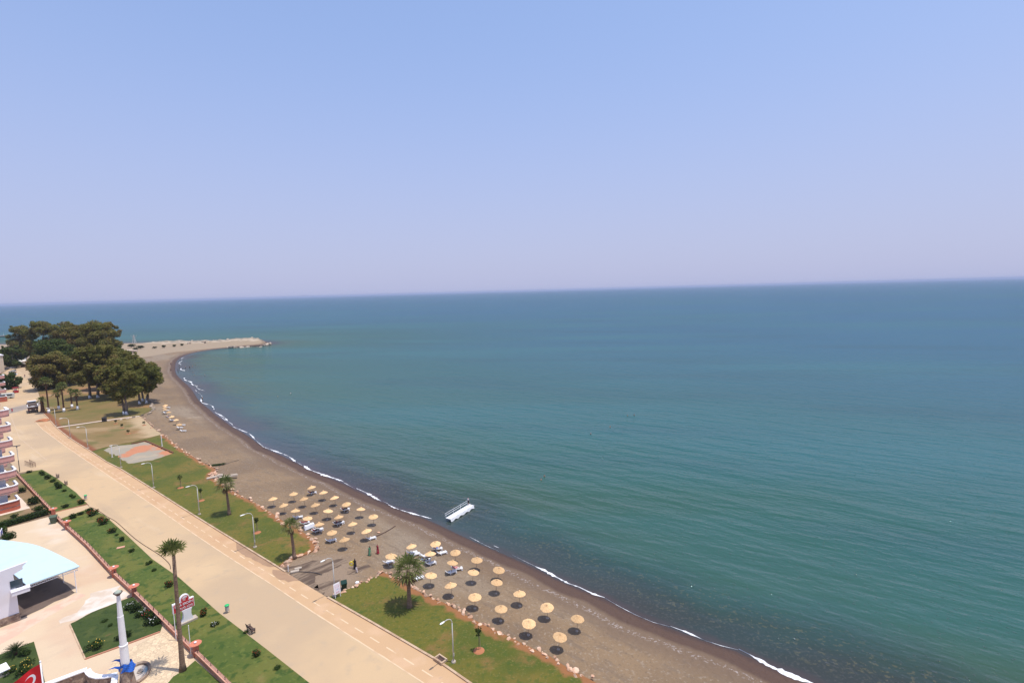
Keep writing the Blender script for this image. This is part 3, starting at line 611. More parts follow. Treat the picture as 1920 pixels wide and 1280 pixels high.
def tree(label, base, height, spread, cz=.62, m=None, seed=0, dens=1.0, trunks=((0, 0),), white_h=1.6, group='eucalyptus trees of the seaside park', flat=.8, name='eucalyptus_tree', leaf=.62, bias=(0,0), tr=.3, tint=.5, low=.34):
    r_ = np.random.default_rng(seed)
    spread *= 1.13 if group.startswith('euc') else 1.0
    t = thing(name, label, 'tree', base, 0, group)
    tk = MB(); wh = MB(); cen = []; rad = []
    nb = int(30*dens)+10
    for q in range(nb):      # clumps through the crown volume
        a = r_.uniform(0, 2*math.pi); h = r_.uniform(low, .93); e = math.sin(math.pi*min(1, max(.12, (h-low*.8)/(1.02-low*.8))))**.6
        rr = spread*e*math.sqrt(r_.uniform(.02, .85))
        cen.append((rr*math.cos(a)+bias[0]*h, rr*math.sin(a)+bias[1]*h, h*height)); rad.append(spread*r_.uniform(.17, .36))
        if r_.random() < .45: b2 = r_.normal(size=3); b2 /= np.linalg.norm(b2); cen.append(tuple(np.array(cen[-1]) + b2*rad[-1]*1.1)); rad.append(rad[-1]*.45)
    for tx, ty in trunks:
        top = Vector((tx*2.2+bias[0]*.5, ty*2.2+bias[1]*.5, height*.55))
        p0 = Vector((tx, ty, -.15)); pm = Vector((tx*1.5+r_.uniform(-.4,.4), ty*1.5+r_.uniform(-.4,.4), height*.28))
        r0 = tr*height/14
        tk.tube([p0, p0.lerp(pm, .5)+Vector((.1,.1,0)), pm, top], [r0*1.25, r0, r0*.8, r0*.4], n=8)
        if white_h: wh = MB(); wh.tube([p0+Vector((0,0,.02)), p0.lerp(pm, white_h/max(pm.z, .1)*.9)], [r0*1.32, r0*1.10], n=9); wh.build('whitewash', M['white'], t, smooth=True)
        for q in range(max(3, 7//len(trunks))):
            c = Vector(cen[int(r_.integers(len(cen)))]); s = pm.lerp(top, r_.uniform(.1, .9)); mid = s.lerp(c, .55) + Vector((0, 0, -.5))
            tk.tube([s, mid, c], [r0*.42, r0*.26, r0*.1], n=5, caps=False)
    tk.build('trunk', M['bark'], t, smooth=True)
    tints = np.clip(tint + r_.normal(0, .22, len(cen)), 0, 1)
    leaf_cloud('crown', cen, rad, int(6500*dens*max(.6, (spread/6)**1.3)), leaf*.85, m or leaf_euc, t, flat=flat, tints=tints, rs=r_, shell=.25)
    return t
TR = [ # label, base px, row of the top, spread, options
 ('tall leaning eucalyptus with forked white trunk at the lawn corner beside the beach', (238,777), 684, 5.6, dict(seed=1, trunks=((0,0),(-1.5,.6)), tint=.28, low=.34, dens=1.1, leaf=.5)),
 ('spreading dark eucalyptus with two whitewashed trunks nearest the boulders and beach', (262,757), 672, 7.2, dict(seed=2, trunks=((0,0),(2.2,1.0)), tint=.25, low=.32, dens=1.3, bias=(2.5, 0), leaf=.52)),
 ('slender eucalyptus leaning over the sand from the beach edge of the grove', (268,752), 678, 5.4, dict(seed=3, trunks=((0,0),(1.4,.4)), tint=.3, low=.4, bias=(4.5,1), dens=.8, leaf=.5)),
 ('broad dark eucalyptus with single straight trunk standing alone on the park grass', (169,746), 648, 6.6, dict(seed=4, tint=.45, low=.24, dens=1.3)),
 ('reddish eucalyptus with slanting trunk right of the lone straight trunk', (184,745), 645, 6.8, dict(seed=5, tint=.55, low=.2, dens=1.2, bias=(3,2))),
 ('rounded brownish eucalyptus overhanging the street behind the small palms', (96,728), 662, 8.6, dict(seed=6, tint=.62, low=.10, dens=1.8)),
 ('brown bushy eucalyptus between the street overhang and the park lawn', (128,722), 671, 7.0, dict(seed=16, tint=.66, low=.18, dens=1.2)),
 ('dome shaped greener eucalyptus in the middle of the grove', (102,706), 635, 9.6, dict(seed=7, m=leaf_grn, tint=.4, low=.2, dens=1.8)),
 ('thin crowned eucalyptus with sky gaps at the far left end of grove', (47,676), 610, 9.5, dict(seed=8, tint=.5, low=.18, dens=1.2)),
 ('tall pointed eucalyptus rising behind the street end', (83,682), 601, 9.0, dict(seed=9, tint=.45, low=.12, dens=1.6)),
 ('tall eucalyptus with two small domes at the back of the grove', (128,684), 601, 10.0, dict(seed=10, tint=.42, low=.2, dens=1.6)),
 ('rusty leaved eucalyptus at the back between two greener crowns', (159,688), 604, 9.5, dict(seed=11, tint=.72, low=.2, dens=1.6)),
 ('highest flat topped eucalyptus at the rear of the grove', (188,690), 600, 9.8, dict(seed=12, tint=.5, low=.2, dens=1.6)),
 ('outermost rear eucalyptus with a reddish top against the sea', (209,682), 602, 7.4, dict(seed=13, tint=.7, low=.25, dens=1.3)),
 ('olive eucalyptus filling the centre of the grove behind the straight trunk', (203,728), 645, 8.4, dict(seed=14, tint=.5, low=.12, dens=1.6)),
 ('dark crowned eucalyptus at the sand side behind the forked tree', (246,733), 657, 7.6, dict(seed=15, tint=.42, low=.12, dens=1.4)),
 ('bushy olive eucalyptus between the forked tree and the slanting trunk', (221,748), 668, 6.4, dict(seed=18, tint=.4, low=.16, dens=1.2)),
 ('yellowish low eucalyptus beside the concrete block on headland', (228,690), 647, 6.0, dict(seed=17, m=leaf_grn, tint=.6, low=.15, dens=.8, white_h=0)),
]
for lab, b, yt, sp, kw in TR:
    p = P(*b, .1); tree(lab, p, height_to(p, yt), sp, **kw)
ST = [('round street tree hiding the beige house at the end of the street', (24,690), 648, 8.5, dict(seed=31, low=.15)), ('leafy street tree beside the blue panel at the street end', (37,676), 641, 8.5, dict(seed=32, low=.15)),
      ('yellow green bush tree below the street trees', (19,687), 672, 3.2, dict(seed=33, low=.05, tint=.95)), ('dark tree beside the white cars on the street', (19,729), 699, 5.2, dict(seed=34, low=.12, tint=.1)),
      ('dark green tree left of the beige house top', (8,676), 652, 6.5, dict(seed=35, low=.1))]
for lab, b, yt, sp, kw in ST:
    p = P(*b, 0); tree(lab, p, height_to(p, yt), sp, m=leaf_grn, white_h=0, group='street trees', name='street_tree', dens=.8, **kw)
# ------------------------------------------------------------------ fan palms
def palm(label, base, height, spread, seed=0, nf=30, lean=(0, 0), tr=.24, skirt=True, droop=1.0, group=None, far=False, white=False, wind=(0,0), updraft=0.0, trm=None, erange=1.75):
    r_ = np.random.default_rng(seed); t = thing('palm_tree', label, 'palm', base, 0, group)
    top = Vector((lean[0], lean[1], height)); tk = MB()
    mid = Vector((lean[0]*.35, lean[1]*.35, height*.5))
    pts = [Vector((0,0,-.1)), Vector((lean[0]*.02,lean[1]*.02,height*.06)), Vector((lean[0]*.12,lean[1]*.12,height*.25)), mid, Vector((lean[0]*.68,lean[1]*.68,height*.77)), top]
    tk.tube(pts, [tr*1.9, tr*1.35, tr*1.08, tr*.95, tr*.88, tr*.8], n=10)
    tk.build('trunk', trm or M['trunk'], t, smooth=True)
    if white:
        wm = MB(); wm.tube([pts[0], Vector((0,0,min(1.6, height*.25)))], [tr*1.95, tr*1.40], n=10); wm.build('whitewash', M['white'], t, smooth=True)
    V = []; F = []; T = []; Vd = []; Fd = []; Td = []
    for q in range(nf + (int(nf*.6) if skirt else 0)):
        dead = q >= nf
        a = q*2.399 + r_.uniform(-.25, .25)
        e = min(1.45, 1.25 - erange*((q+.5)/nf) + updraft*(.4 if erange < 1.7 else 1)) if not dead else r_.uniform(-1.35, -.75)
        e *= 1.0; L_ = spread*(r_.uniform(.85, 1.1) if not dead else r_.uniform(.45, .75))
        d = Vector((math.cos(a)*math.cos(e)+wind[0], math.sin(a)*math.cos(e)+wind[1], math.sin(e))).normalized()
        side = d.cross(Vector((0,0,1))); side = side.normalized() if side.length > .05 else Vector((1,0,0)); nrm = side.cross(d)
        s0 = top + Vector((0, 0, -(.25 if not dead else r_.uniform(.3, .95))*tr*3)); hub = s0 + d*L_*.46
        VV, FF, TT = (Vd, Fd, Td) if dead else (V, F, T); tn = r_.uniform(0, 1) if dead else min(1, max(0, .2 + .6*q/nf + r_.uniform(-.2, .2)))
        o = len(VV); wv = side*.035*(1 if not far else 2)
        VV += [s0-wv, s0+wv, hub+wv, hub-wv]; FF.append((o,o+1,o+2,o+3)); TT += [tn]*4
        nl = 9 if not far else 7
        for j in range(nl):
            f = (j/(nl-1)-.5)*2; aa = f*1.9
            ld = (d*math.cos(aa)*.95 + side*math.sin(aa) + nrm*.12).normalized(); ll = L_*.56*(1-.28*abs(f))
            p1 = hub + ld*ll*.55; dz = droop*(.20+.25*r_.random())*ll*(1 if not dead else .3)
            p2 = hub + ld*ll - Vector((0,0,dz)); wd = (nrm.cross(ld)).normalized()*ll*.075*(1.0 if not far else 1.9); o = len(VV)
            VV += [hub, p1-wd, p2, p1+wd]; FF.append((o,o+1,o+2,o+3)); TT += [tn+r_.uniform(-.1,.1)]*4
    for nm, v, f, tt, mm in (('crown', V, F, T, leaf_palm), ('dry_fronds', Vd, Fd, Td, leaf_dead)):
        if not v: continue
        me = bpy.data.meshes.new(nm); me.from_pydata([tuple(x) for x in v], [], f); attr(me, 'tint', np.clip(tt, 0, 1)); me.materials.append(mm); me.update()
        o = bpy.data.objects.new(nm, me); C.objects.link(o); o.parent = t
    return t
b = P(343,1256,.05); palm('very tall thin palm with wind blown crown in front of the red sign', b, height_to(b, 1041), 2.6, seed=21, nf=20, tr=.24, skirt=False, wind=(-.25,.08), updraft=.9, erange=1.15, lean=(.2,0), droop=.6)
b = P(768,1137,.1); palm('large leafy palm in the middle of the near lawn', b, height_to(b, 1067), 3.0, seed=22, nf=30, tr=.27, droop=.8)
b = P(552,1045,.1); palm('palm on the tip of the middle lawn nearest the parasols', b, height_to(b, 985), 2.0, seed=23, nf=26, tr=.24, lean=(-.35,0))
b = P(430,964,.1); palm('palm on the middle lawn beside the broken slabs', b, height_to(b, 906), 2.5, seed=24, nf=30, tr=.24, lean=(-.3,0))
for i, (bx, by, yt, lab) in enumerate([(92,774,714,'tallest whitewashed palm beside the kerb in the park'), (110.6,767.5,736,'short whitewashed palm between two taller park palms'), (120.3,772,724,'tall dark trunked park palm second from the street lamp'),
        (135.4,764.5,732,'park palm with tiny crown and whitewashed foot'), (145.6,768,736,'rightmost whitewashed park palm nearest the eucalyptus grove')]):
    b = P(bx, by, .1); palm(lab, b, height_to(b, yt), 2.6 if i != 3 else 1.7, seed=40+i, nf=22, far=True, tr=.27, skirt=True, white=True, group='young palms in the park', trm=M['trunk_dark'])
b = P(80.5,772,.05); palm('low shaggy palm with reddish trunk at the kerb behind the truck', b, height_to(b, 748), 2.2, seed=50, nf=18, far=True, tr=.6, trm=M['trunk_dark'])
# ------------------------------------------------------------------ boulders
def rock_mesh(seed, m, n=2):
    r_ = np.random.default_rng(seed); bm = bmesh.new(); bmesh.ops.create_icosphere(bm, subdivisions=n, radius=1)
    pl_ = [(Vector(r_.normal(size=3)).normalized(), r_.uniform(.38, .78)) for _ in range(10)]
    for v in bm.verts:
        for nn, h in pl_:
            d = v.co.dot(nn)
            if d > h: v.co -= nn*(d-h)
        v.co *= 1 + r_.uniform(-.05, .05)
        v.co.z *= .78
    me = bpy.data.meshes.new('boulder'); bm.to_mesh(me); bm.free(); me.materials.append(m); return me
RM = [rock_mesh(60+k, M['rock']) for k in range(7)]; RG = [rock_mesh(80+k, M['rock_grey']) for k in range(5)]
def rock(meshes, p, r, label, group):
    o = bpy.data.objects.new('boulder', random.choice(meshes)); C.objects.link(o); o.location = p
    o.scale = (r*random.uniform(.8, 1.3), r*random.uniform(.8, 1.2), r*random.uniform(.75, 1.1)); o.rotation_euler = (random.uniform(-.3,.3), random.uniform(-.3,.3), random.uniform(0, 6.28))
    return tag(o, label, 'boulder', group)
for line, step, lab, grp, rr in ((rockA[:15] + [P(1185,1320)], .55, 'pinkish boulder in the rock edging around the near lawn', 'boulders edging the near lawn', .40), (rockB[:5], .62, 'pinkish boulder heaped at the seaward tip of the middle lawn', 'boulders at the tip of the middle lawn', .62),
        (rockB[4:], 1.35, 'pinkish boulder in the long rock edging of the middle lawn', 'boulders along the middle lawn', .56), (rockC, 3.2, 'pale boulder along the dry lawn edge', 'boulders along the dry lawn', .6), (rockD, 1.9, 'grey boulder heaped under the eucalyptus at the park corner', 'boulders at the park corner', .85)):
    for p, t in walk(line, step):
        nrm = Vector((-t.y, t.x, 0)); q = p + nrm*random.uniform(-.55, .55)
        rock(RG if line is rockD else RM, (q.x, q.y, random.uniform(-.05, .16)), rr*random.choice((.55, .75, .9, 1.0, 1.25)), lab, grp)
for x, y in [(392,890),(398,888),(404,889),(411,890),(399,893),(406,896),(394,896)]:
    p = P(x, y, .1); rock(RM, p, random.uniform(.5, .8), 'pale boulder heaped beside the broken concrete slabs', 'boulders by the broken slabs')
for k in range(48):
    s = k/61
    if k < 32: x = 425 + 81*random.random()**.7; y = 648.6 - (x-430)*.05 + random.uniform(-1.4, .6)
    else: x = random.uniform(330, 470); y = 643.4 - (x-330)*.030 + random.uniform(-.9, 1.0)
    p = P(x, y, ZS); z = tz(p.x, p.y); p = P(x, y, z); rock(RG, (p.x, p.y, tz(p.x, p.y)+.3), random.uniform(1.2, 2.8), 'grey boulder on the long breakwater', 'boulders of the breakwater')
# broken concrete slabs
for x, y, l, rz, lab in ((403,893.5,3.6,.5,'long broken concrete slab lying between boulders at the lawn step'), (428,893,4.2,.3,'pale concrete slab lying on sand behind the palm crown')):
    p = P(x, y, 0.35); mb = MB(); mb.box((0,0,0), (l, 1.0, .25)); mb.box((l*.3,.12,.2), (l*.35,.7,.16)); o = mb.build('concrete_slab', M['cement'], loc=p); o.rotation_euler = (0.05, -.06, rz); tag(o, lab, 'slab')
# ------------------------------------------------------------------ parasols
def make_parasol():
    t = thing('beach_parasol', '', 'parasol')
    pm = MB(); pm.cyl((0,0,-.1), (0,0,2.13), .035, .03, 8); pm.build('pole', M['wood'], t)
    r_ = np.random.default_rng(5); n = 44; prof = [(.03, 2.26), (.16, 2.20), (.36, 2.11), (.57, 2.01), (.78, 1.90), (.95, 1.80)]
    V = []; F = []
    for i, (r, z) in enumerate(prof):
        for k in range(n):
            e = i/5; q = r*(1 + r_.uniform(-.05, .045)*e*e) ; V.append((q*math.cos(2*math.pi*k/n), q*math.sin(2*math.pi*k/n), z + r_.uniform(-.012,.012)*(k % 2)*e - (.02 if i in (2, 4) and k % 2 else 0)))
    m_ = len(prof)
    for i in range(m_-1): F += [(i*n+k, (i+1)*n+k, (i+1)*n+(k+1) % n, i*n+(k+1) % n) for k in range(n)]
    F.append(tuple(range(n)))
    o_ = len(V)       # underside
    V += [(.93*math.cos(2*math.pi*k/n), .93*math.sin(2*math.pi*k/n), 1.745) for k in range(n)] + [(0, 0, 2.12)]
    F += [(5*n+k, o_+k, o_+(k+1) % n, 5*n+(k+1) % n) for k in range(n)] + [(o_+k, o_+n, o_+(k+1) % n) for k in range(n)]
    mb = MB(); mb.add(V, F); mb.build('canopy', M['straw'], t)
    cp = MB(); cp.lathe([(.13, 2.22), (.17, 2.26), (.10, 2.32), (.03, 2.38)], 12); cp.build('top_knot', M['straw'], t)
    bs = MB(); bs.cyl((0,0,-.06), (0,0,.10), .24, .20, 12); bs.build('foot', M['cement'], t)
    return t
PAR0 = make_parasol(); par_first = [True]
def parasol(x, y, label, group):
    z = 2.2; p = None; g = -.6
    for _ in range(4):
        p = P(x, y, g + 2.02); g = tz(p.x, p.y)
    loc = (p.x, p.y, g); rot = (random.uniform(-.15,.15), random.uniform(-.15,.15), random.uniform(0, 6.28)); s = random.uniform(.92, 1.0)
    if par_first[0]: o = PAR0; par_first[0] = False; o.location = loc; o.rotation_euler = rot; o.scale = (s,s,1); o['label'] = label
    else: o = dup(PAR0, loc, label=label, scale=(s, s, 1), rot=rot)
    o['group'] = group
ORD = ['first', 'second', 'third', 'fourth', 'fifth', 'sixth', 'seventh', 'eighth', 'ninth']
F1 = {'row nearest the water': [(586.2,912.3),(607,922),(629,931.6),(650.3,942.5),(674.7,953.4),(699.6,965.5)],
      'second row': [(550.7,924),(571,933.7),(592.6,945),(612.4,956.4),(636.4,968),(662.5,981),(689.7,993.5)],
      'third row': [(512.7,933.5),(533.9,945.5),(552.4,956.6),(575,969.3),(598,982.2),(622.2,995.7),(647.3,1010)]}
F2 = {'row nearest the water': [(817.6,1016.2),(853.7,1032),(892.4,1047.2),(932.6,1064.5),(974.2,1110.9),(1026,1133.2),(1081.2,1156.4)],
      'middle row': [(773.6,1022.5),(807,1037),(845.6,1053.4),(884.6,1070.4),(929.2,1088.6),(938,1137.8),(990,1163.2),(1046.2,1189.2)],
      'row beside the rock edging': [(731.4,1040.2),(805,1076),(847.2,1095.6),(889.6,1115.5)]}
for row, L_ in F1.items():
    for i, (x, y) in enumerate(L_): parasol(x, y, f'straw parasol {ORD[i]} from the far end of the far field {row}', 'straw parasols of the far field')
for row, L_ in F2.items():
    for i, (x, y) in enumerate(L_): parasol(x, y, f'straw parasol {ORD[i]} from the far end of the near field {row}', 'straw parasols of the near field')
for i, (x, y) in enumerate([(310.3,759),(310,763.3),(309,767.5),(316,772),(323,780),(331,786.4),(335,794.6)]):
    parasol(x, y, f'small distant straw parasol by the eucalyptus grove, {ORD[i]} from the grove', 'straw parasols by the grove')
# ------------------------------------------------------------------ sun loungers
def make_lounger():
    t = thing('sun_lounger', '', 'sun lounger')
    fr = MB(); fr.box((.33,.30,.34), (1.30,.07,.09)); fr.box((.33,-.30,.34), (1.30,.07,.09)); fr.box((.98,0,.34), (.07,.66,.09)); fr.build('frame', M['plastic'], t)
    st = MB()
    for k in range(9): st.box((-.25+.137*k,0,.375), (.105,.56,.03))
    st.build('seat', M['plastic'], t)
    bk = MB(); Mr = Matrix.Rotation(R(38), 4, 'Y')
    for k in range(5):
        c = Vector((-.36-.137*k*math.cos(R(38)), 0, .40+.137*k*math.sin(R(38)))); bk.box(c, (.105,.56,.03), M=Mr)
    for s in (-1, 1): bk.box((-.60, .30*s, .585), (.72,.06,.07), M=Mr)
    bk.build('backrest', M['plastic'], t)
    for sx in (-.18, .78):
        for s in (-1, 1): lg = MB(); lg.cyl((sx, .30*s, .30), (sx+.04, .32*s, 0), .05, .035, 8); lg.build('leg', M['plastic'], t)
    for s in (-1, 1): wl = MB(); wl.cyl((.93, .33*s, .10), (.93, .38*s, .10), .10, n=12); wl.build('wheel', M['plastic'], t)
    for s in (-1, 1): ar = MB(); ar.box((.02, .33*s, .50), (.42,.06,.04)); ar.box((.20, .33*s, .43), (.05,.05,.13)); ar.box((-.16, .33*s, .43), (.05,.05,.13)); ar.build('armrest', M['plastic'], t)
    return t
LG0 = make_lounger(); lg_first = [True]; LOUNG = {}
def lounger(key, x, y, rz, label, flat=False, group='white plastic sun loungers on the beach'):
    p = G(x, y)
    if lg_first[0]: o = LG0; lg_first[0] = False; o.location = p; o.rotation_euler = (0, 0, rz); o['label'] = label
    else: o = dup(LG0, p, rz, label=label)
    o['group'] = group; LOUNG[key] = (p, rz); return o
LA_ = [('a', 585,926,.62,'white lounger with reclining red dressed sunbather in the farthest parasol row'), ('b', 646.5,957.5,.6,'white lounger with sunbather in parasol shade right of the far field middle'),
 ('c', 633,984,.62,'shaded white lounger under the left sunbather of the resting pair'), ('d', 636,982.5,.62,'shaded white lounger under the right sunbather of the resting pair'), ('e', 593,998,.62,'white lounger with red and black dressed sunbather nearest the lawn tip'),
 ('f', 596,995.5,.62,'empty white lounger behind the red and black dressed sunbather'), ('g', 558,972,.5,'empty white lounger behind the palm crown at the lawn edge'), ('h', 571,983,.6,'white lounger with maroon dressed sunbather behind the sheeted loungers'),
 ('i', 620,1016,.62,'empty white lounger in the parasol shade at the lawn tip'), ('j', 695,1012,.66,'empty white lounger beside a round shadow next to the dark pipe'), ('k', 728,1057,.7,'flat white lounger alone by the first near parasol'),
 ('l', 772,1039,.5,'white lounger seen above the big palm crown'), ('m', 777,1042,.5,'white lounger partly behind the right side of the big palm crown'), ('n', 798,1045,.3,'empty white lounger with tall raised back beside blue clad sunbather'),
 ('o', 819,1031.5,.35,'white lounger with dark haired sunbather nearest the water'), ('p', 828,1039.5,.62,'empty white lounger right of the dark haired sunbather'), ('q', 797,1054,.55,'white lounger under the blue clad sunbather'),
 ('r', 807,1059,.62,'empty white lounger in front of the blue clad sunbather'), ('s', 845,1076,.64,'white lounger under the parasol next to the pink clad sunbather'), ('t', 856,1069,.3,'white lounger under the pink clad sunbather'), ('u', 783,1087,.6,'white lounger half hidden behind the big palm skirt')]
for k, x, y, rz, lab in LA_: lounger(k, x, y, rz, lab)
for i, (x, y) in enumerate([(314,765),(312,770.5),(311,775),(318,783),(323,789),(337,803),(343,809),(341.5,798)]):
    lounger('z%d' % i, x, y, .25, f'white lounger beside the grove parasols, {ORD[i]} from the eucalyptus grove', group='white loungers by the grove')
# the two loungers stored under a white sheet
p = G(580.5, 991); t = thing('covered_loungers', 'pile of stacked loungers under a white sheet at the lawn edge', 'lounger stack', p, .62)
cv = MB(); n = 12
for i in range(n+1):
    for j in range(7):
        u = i/n*2-1; v_ = j/6*2-1; cv.v.append((u*1.0, v_*.52*(1.0 if abs(v_) < .9 else 1.08), .95+.12*u + .04*math.sin(5*u) - (.62 if abs(v_) > .9 else 0) - .05*v_*v_ - (.45 if abs(u) > .99 else 0) + random.uniform(-.02,.02)))
cv.f = [(i*7+j, (i+1)*7+j, (i+1)*7+j+1, i*7+j+1) for i in range(n) for j in range(6)]; cv.mi = [0]*len(cv.f); cv.build('sheet', M['flagwhite'], t)
fr = MB()
for z in (.32, .50, .68): fr.box((0,0,z), (1.8,.62,.08))
fr.build('stacked_frame', M['plastic'], t)
for sx in (-.7, .7):
    for s in (-1, 1): lg = MB(); lg.cyl((sx, .26*s, .30), (sx, .28*s, 0), .05, .04, 8); lg.build('leg', M['plastic'], t)
# ------------------------------------------------------------------ people
def skin_mesh(name, pts, edges, rad, m, sub=1):
    me = bpy.data.meshes.new(name); me.from_pydata([tuple(p) for p in pts], edges, []); o = bpy.data.objects.new(name, me); C.objects.link(o)
    o.modifiers.new('s', 'SKIN'); s = o.modifiers.new('u', 'SUBSURF'); s.levels = sub; s.render_levels = sub
    for i, r in enumerate(rad): me.skin_vertices[0].data[i].radius = (r, r)
    me.skin_vertices[0].data[0].use_root = True
    bpy.context.view_layer.update()
    ev = o.evaluated_get(bpy.context.evaluated_depsgraph_get()); nm = bpy.data.meshes.new_from_object(ev); nm.name = name
    bpy.data.objects.remove(o); bpy.data.meshes.remove(me)
    nm.materials.clear(); nm.materials.append(m); nm.polygons.foreach_set('use_smooth', [True]*len(nm.polygons)); return nm
def skeleton(pose):
    if pose in ('stand', 'walk'):
        w_ = 1.0 if pose == 'walk' else 0.25
        J = dict(pelvis=(0,0,.92), waist=(0,0,1.08), chest=(.01,0,1.28), neck=(.015,0,1.44), chin=(.03,0,1.52), head=(.035,0,1.60), crown=(.02,0,1.68))
        for s, sg in (('l', 1), ('r', -1)):
            f = sg*w_
            J.update({'hip'+s: (0,.09*sg,.88), 'knee'+s: (.20*f,.10*sg,.48), 'ankle'+s: (.24*f-.10*w_,.10*sg,.075+.05*(sg < 0)*w_), 'toe'+s: (.24*f+.06,.12*sg,.035+.02*(sg < 0)*w_),
                      'sho'+s: (0,.17*sg,1.40), 'elb'+s: (-.10*f,.24*sg,1.13), 'wri'+s: (-.08*f+.06,.25*sg,.90)})
    else:      # reclining on a lounger, head towards -x
        J = dict(pelvis=(-.22,0,.50), waist=(-.36,0,.58), chest=(-.50,0,.70), neck=(-.63,0,.81), chin=(-.67,0,.89), head=(-.72,0,.95), crown=(-.78,0,.99))
        for s, sg in (('l', 1), ('r', -1)):
            k = .16 if sg > 0 else .03
            J.update({'hip'+s: (-.16,.09*sg,.48), 'knee'+s: (.22,.11*sg,.49+k), 'ankle'+s: (.60,.11*sg,.44), 'toe'+s: (.66,.12*sg,.53), 'sho'+s: (-.57,.17*sg,.78), 'elb'+s: (-.38,.25*sg,.60), 'wri'+s: (-.15,.22*sg,.52)})
    return J
def body_mesh(pose):
    J = skeleton(pose); names = []; pts = []; rad = []; ed = []
    def add(n, r, par=None, co=None):
        names.append(n); pts.append(Vector(co or J[n])); rad.append(r)
        if par: ed.append((names.index(par), len(names)-1))
    add('pelvis', .125); add('waist', .105, 'pelvis'); add('chest', .125, 'waist'); add('neck', .052, 'chest'); add('chin', .075, 'neck'); add('head', .098, 'chin'); add('crown', .070, 'head')
    fwd = (Vector(J['toel'])-Vector(J['anklel'])).normalized() if pose != 'recline' else Vector((.6,0,.75)).normalized()
    add('nose', .014, 'chin', Vector(J['chin']).lerp(Vector(J['head']), .45) + fwd*.105)
    for s in 'lr':
        add('hip'+s, .088, 'pelvis'); add('knee'+s, .056, 'hip'+s); add('ankle'+s, .036, 'knee'+s); add('toe'+s, .030, 'ankle'+s)
        add('sho'+s, .056, 'chest'); add('elb'+s, .040, 'sho'+s); add('wri'+s, .027, 'elb'+s)
        a = Vector(J['elb'+s]); b_ = Vector(J['wri'+s]); d = (b_-a).normalized(); side = d.cross(Vector((0,1,0))).normalized(); sg = 1 if s == 'l' else -1
        add('palm'+s, .032, 'wri'+s, b_ + d*.07)
        for q, (o_, ln) in enumerate(((-.027,.072),(-.009,.085),(.009,.080),(.027,.062))): add('f%d%s' % (q, s), .009, 'palm'+s, b_ + d*(.09+ln) + side*o_*1.3 + Vector((0,-sg*.015,0)))
        add('thumb'+s, .010, 'palm'+s, b_ + d*.10 - side*.062)
    return skin_mesh('person', pts, ed, rad, M['skin'], 1)
BODY = {k: body_mesh(k) for k in ('stand', 'walk', 'recline')}
def shirt_mesh(pose, m, arms=True):
    J = skeleton(pose); n = ['pelvis', 'waist', 'chest', 'shol', 'shor'] + (['el', 'er'] if arms else [])
    J['el'] = Vector(J['shol']).lerp(Vector(J['elbl']), .8); J['er'] = Vector(J['shor']).lerp(Vector(J['elbr']), .8)
    return skin_mesh('shirt', [Vector(J[k]) for k in n], [(0,1),(1,2),(2,3),(2,4)] + ([(3,5),(4,6)] if arms else []), [.148,.135,.150,.078,.078] + ([.062,.062] if arms else []), m)
def trousers_mesh(pose, m, long=True):
    J = skeleton(pose); a = 'ankle' if long else 'knee'; n = ['pelvis', 'hipl', 'hipr', 'kneel', 'kneer'] + (['anklel', 'ankler'] if long else [])
    return skin_mesh('trousers' if long else 'shorts', [Vector(J[k]) for k in n], [(0,1),(0,2),(1,3),(2,4)] + ([(3,5),(4,6)] if long else []), [.146,.112,.112,.082,.082] + ([.062,.062] if long else []), m)
def dress_mesh(m, long=.12):
    mb = MB(); n = 18; prof = [(.12,.085,1.40), (.17,.115,1.25), (.15,.11,1.08), (.20,.17,.85), (.25,.22,.5), (.29,.26,long)]
    for a, b_, z in prof:
        for k in range(n):
            c = 2*math.pi*k/n; w_ = 1 + .07*math.sin(c*6)*(1.4-z); mb.v.append((b_*math.cos(c)*w_, a*math.sin(c)*w_, z))
    mb.f = [(i*n+k, i*n+(k+1) % n, (i+1)*n+(k+1) % n, (i+1)*n+k) for i in range(5) for k in range(n)]; mb.mi = [0]*len(mb.f)
    me = bpy.data.meshes.new('dress'); me.from_pydata(mb.v, [], mb.f); me.materials.append(m); return me
def hair_mesh(pose, m, scarf=False):
    J = skeleton(pose); h = Vector(J['head']); cr = Vector(J['crown']); up = (cr-Vector(J['neck'])).normalized(); back = Vector((-1,0,0)) if pose != 'recline' else Vector((-.75,0,-.5)).normalized()
    k = .122 if scarf else .106
    if pose == 'recline': pts = [cr - up*.06 + back*.03, cr - up*.01 + back*.0, h + back*.05]
    else: pts = [cr - up*.05 + back*.02, cr + back*.005, h + back*.045] + ([Vector(J['neck']) + back*.03] if scarf else [])
    return skin_mesh('headscarf' if scarf else 'hair', pts, [(i, i+1) for i in range(len(pts)-1)], [k, k*.8, k*.85] + ([.12] if scarf else []), m)
CACHE = {}
def cached(key, fn):
    if key not in CACHE: CACHE[key] = fn()
    return CACHE[key]
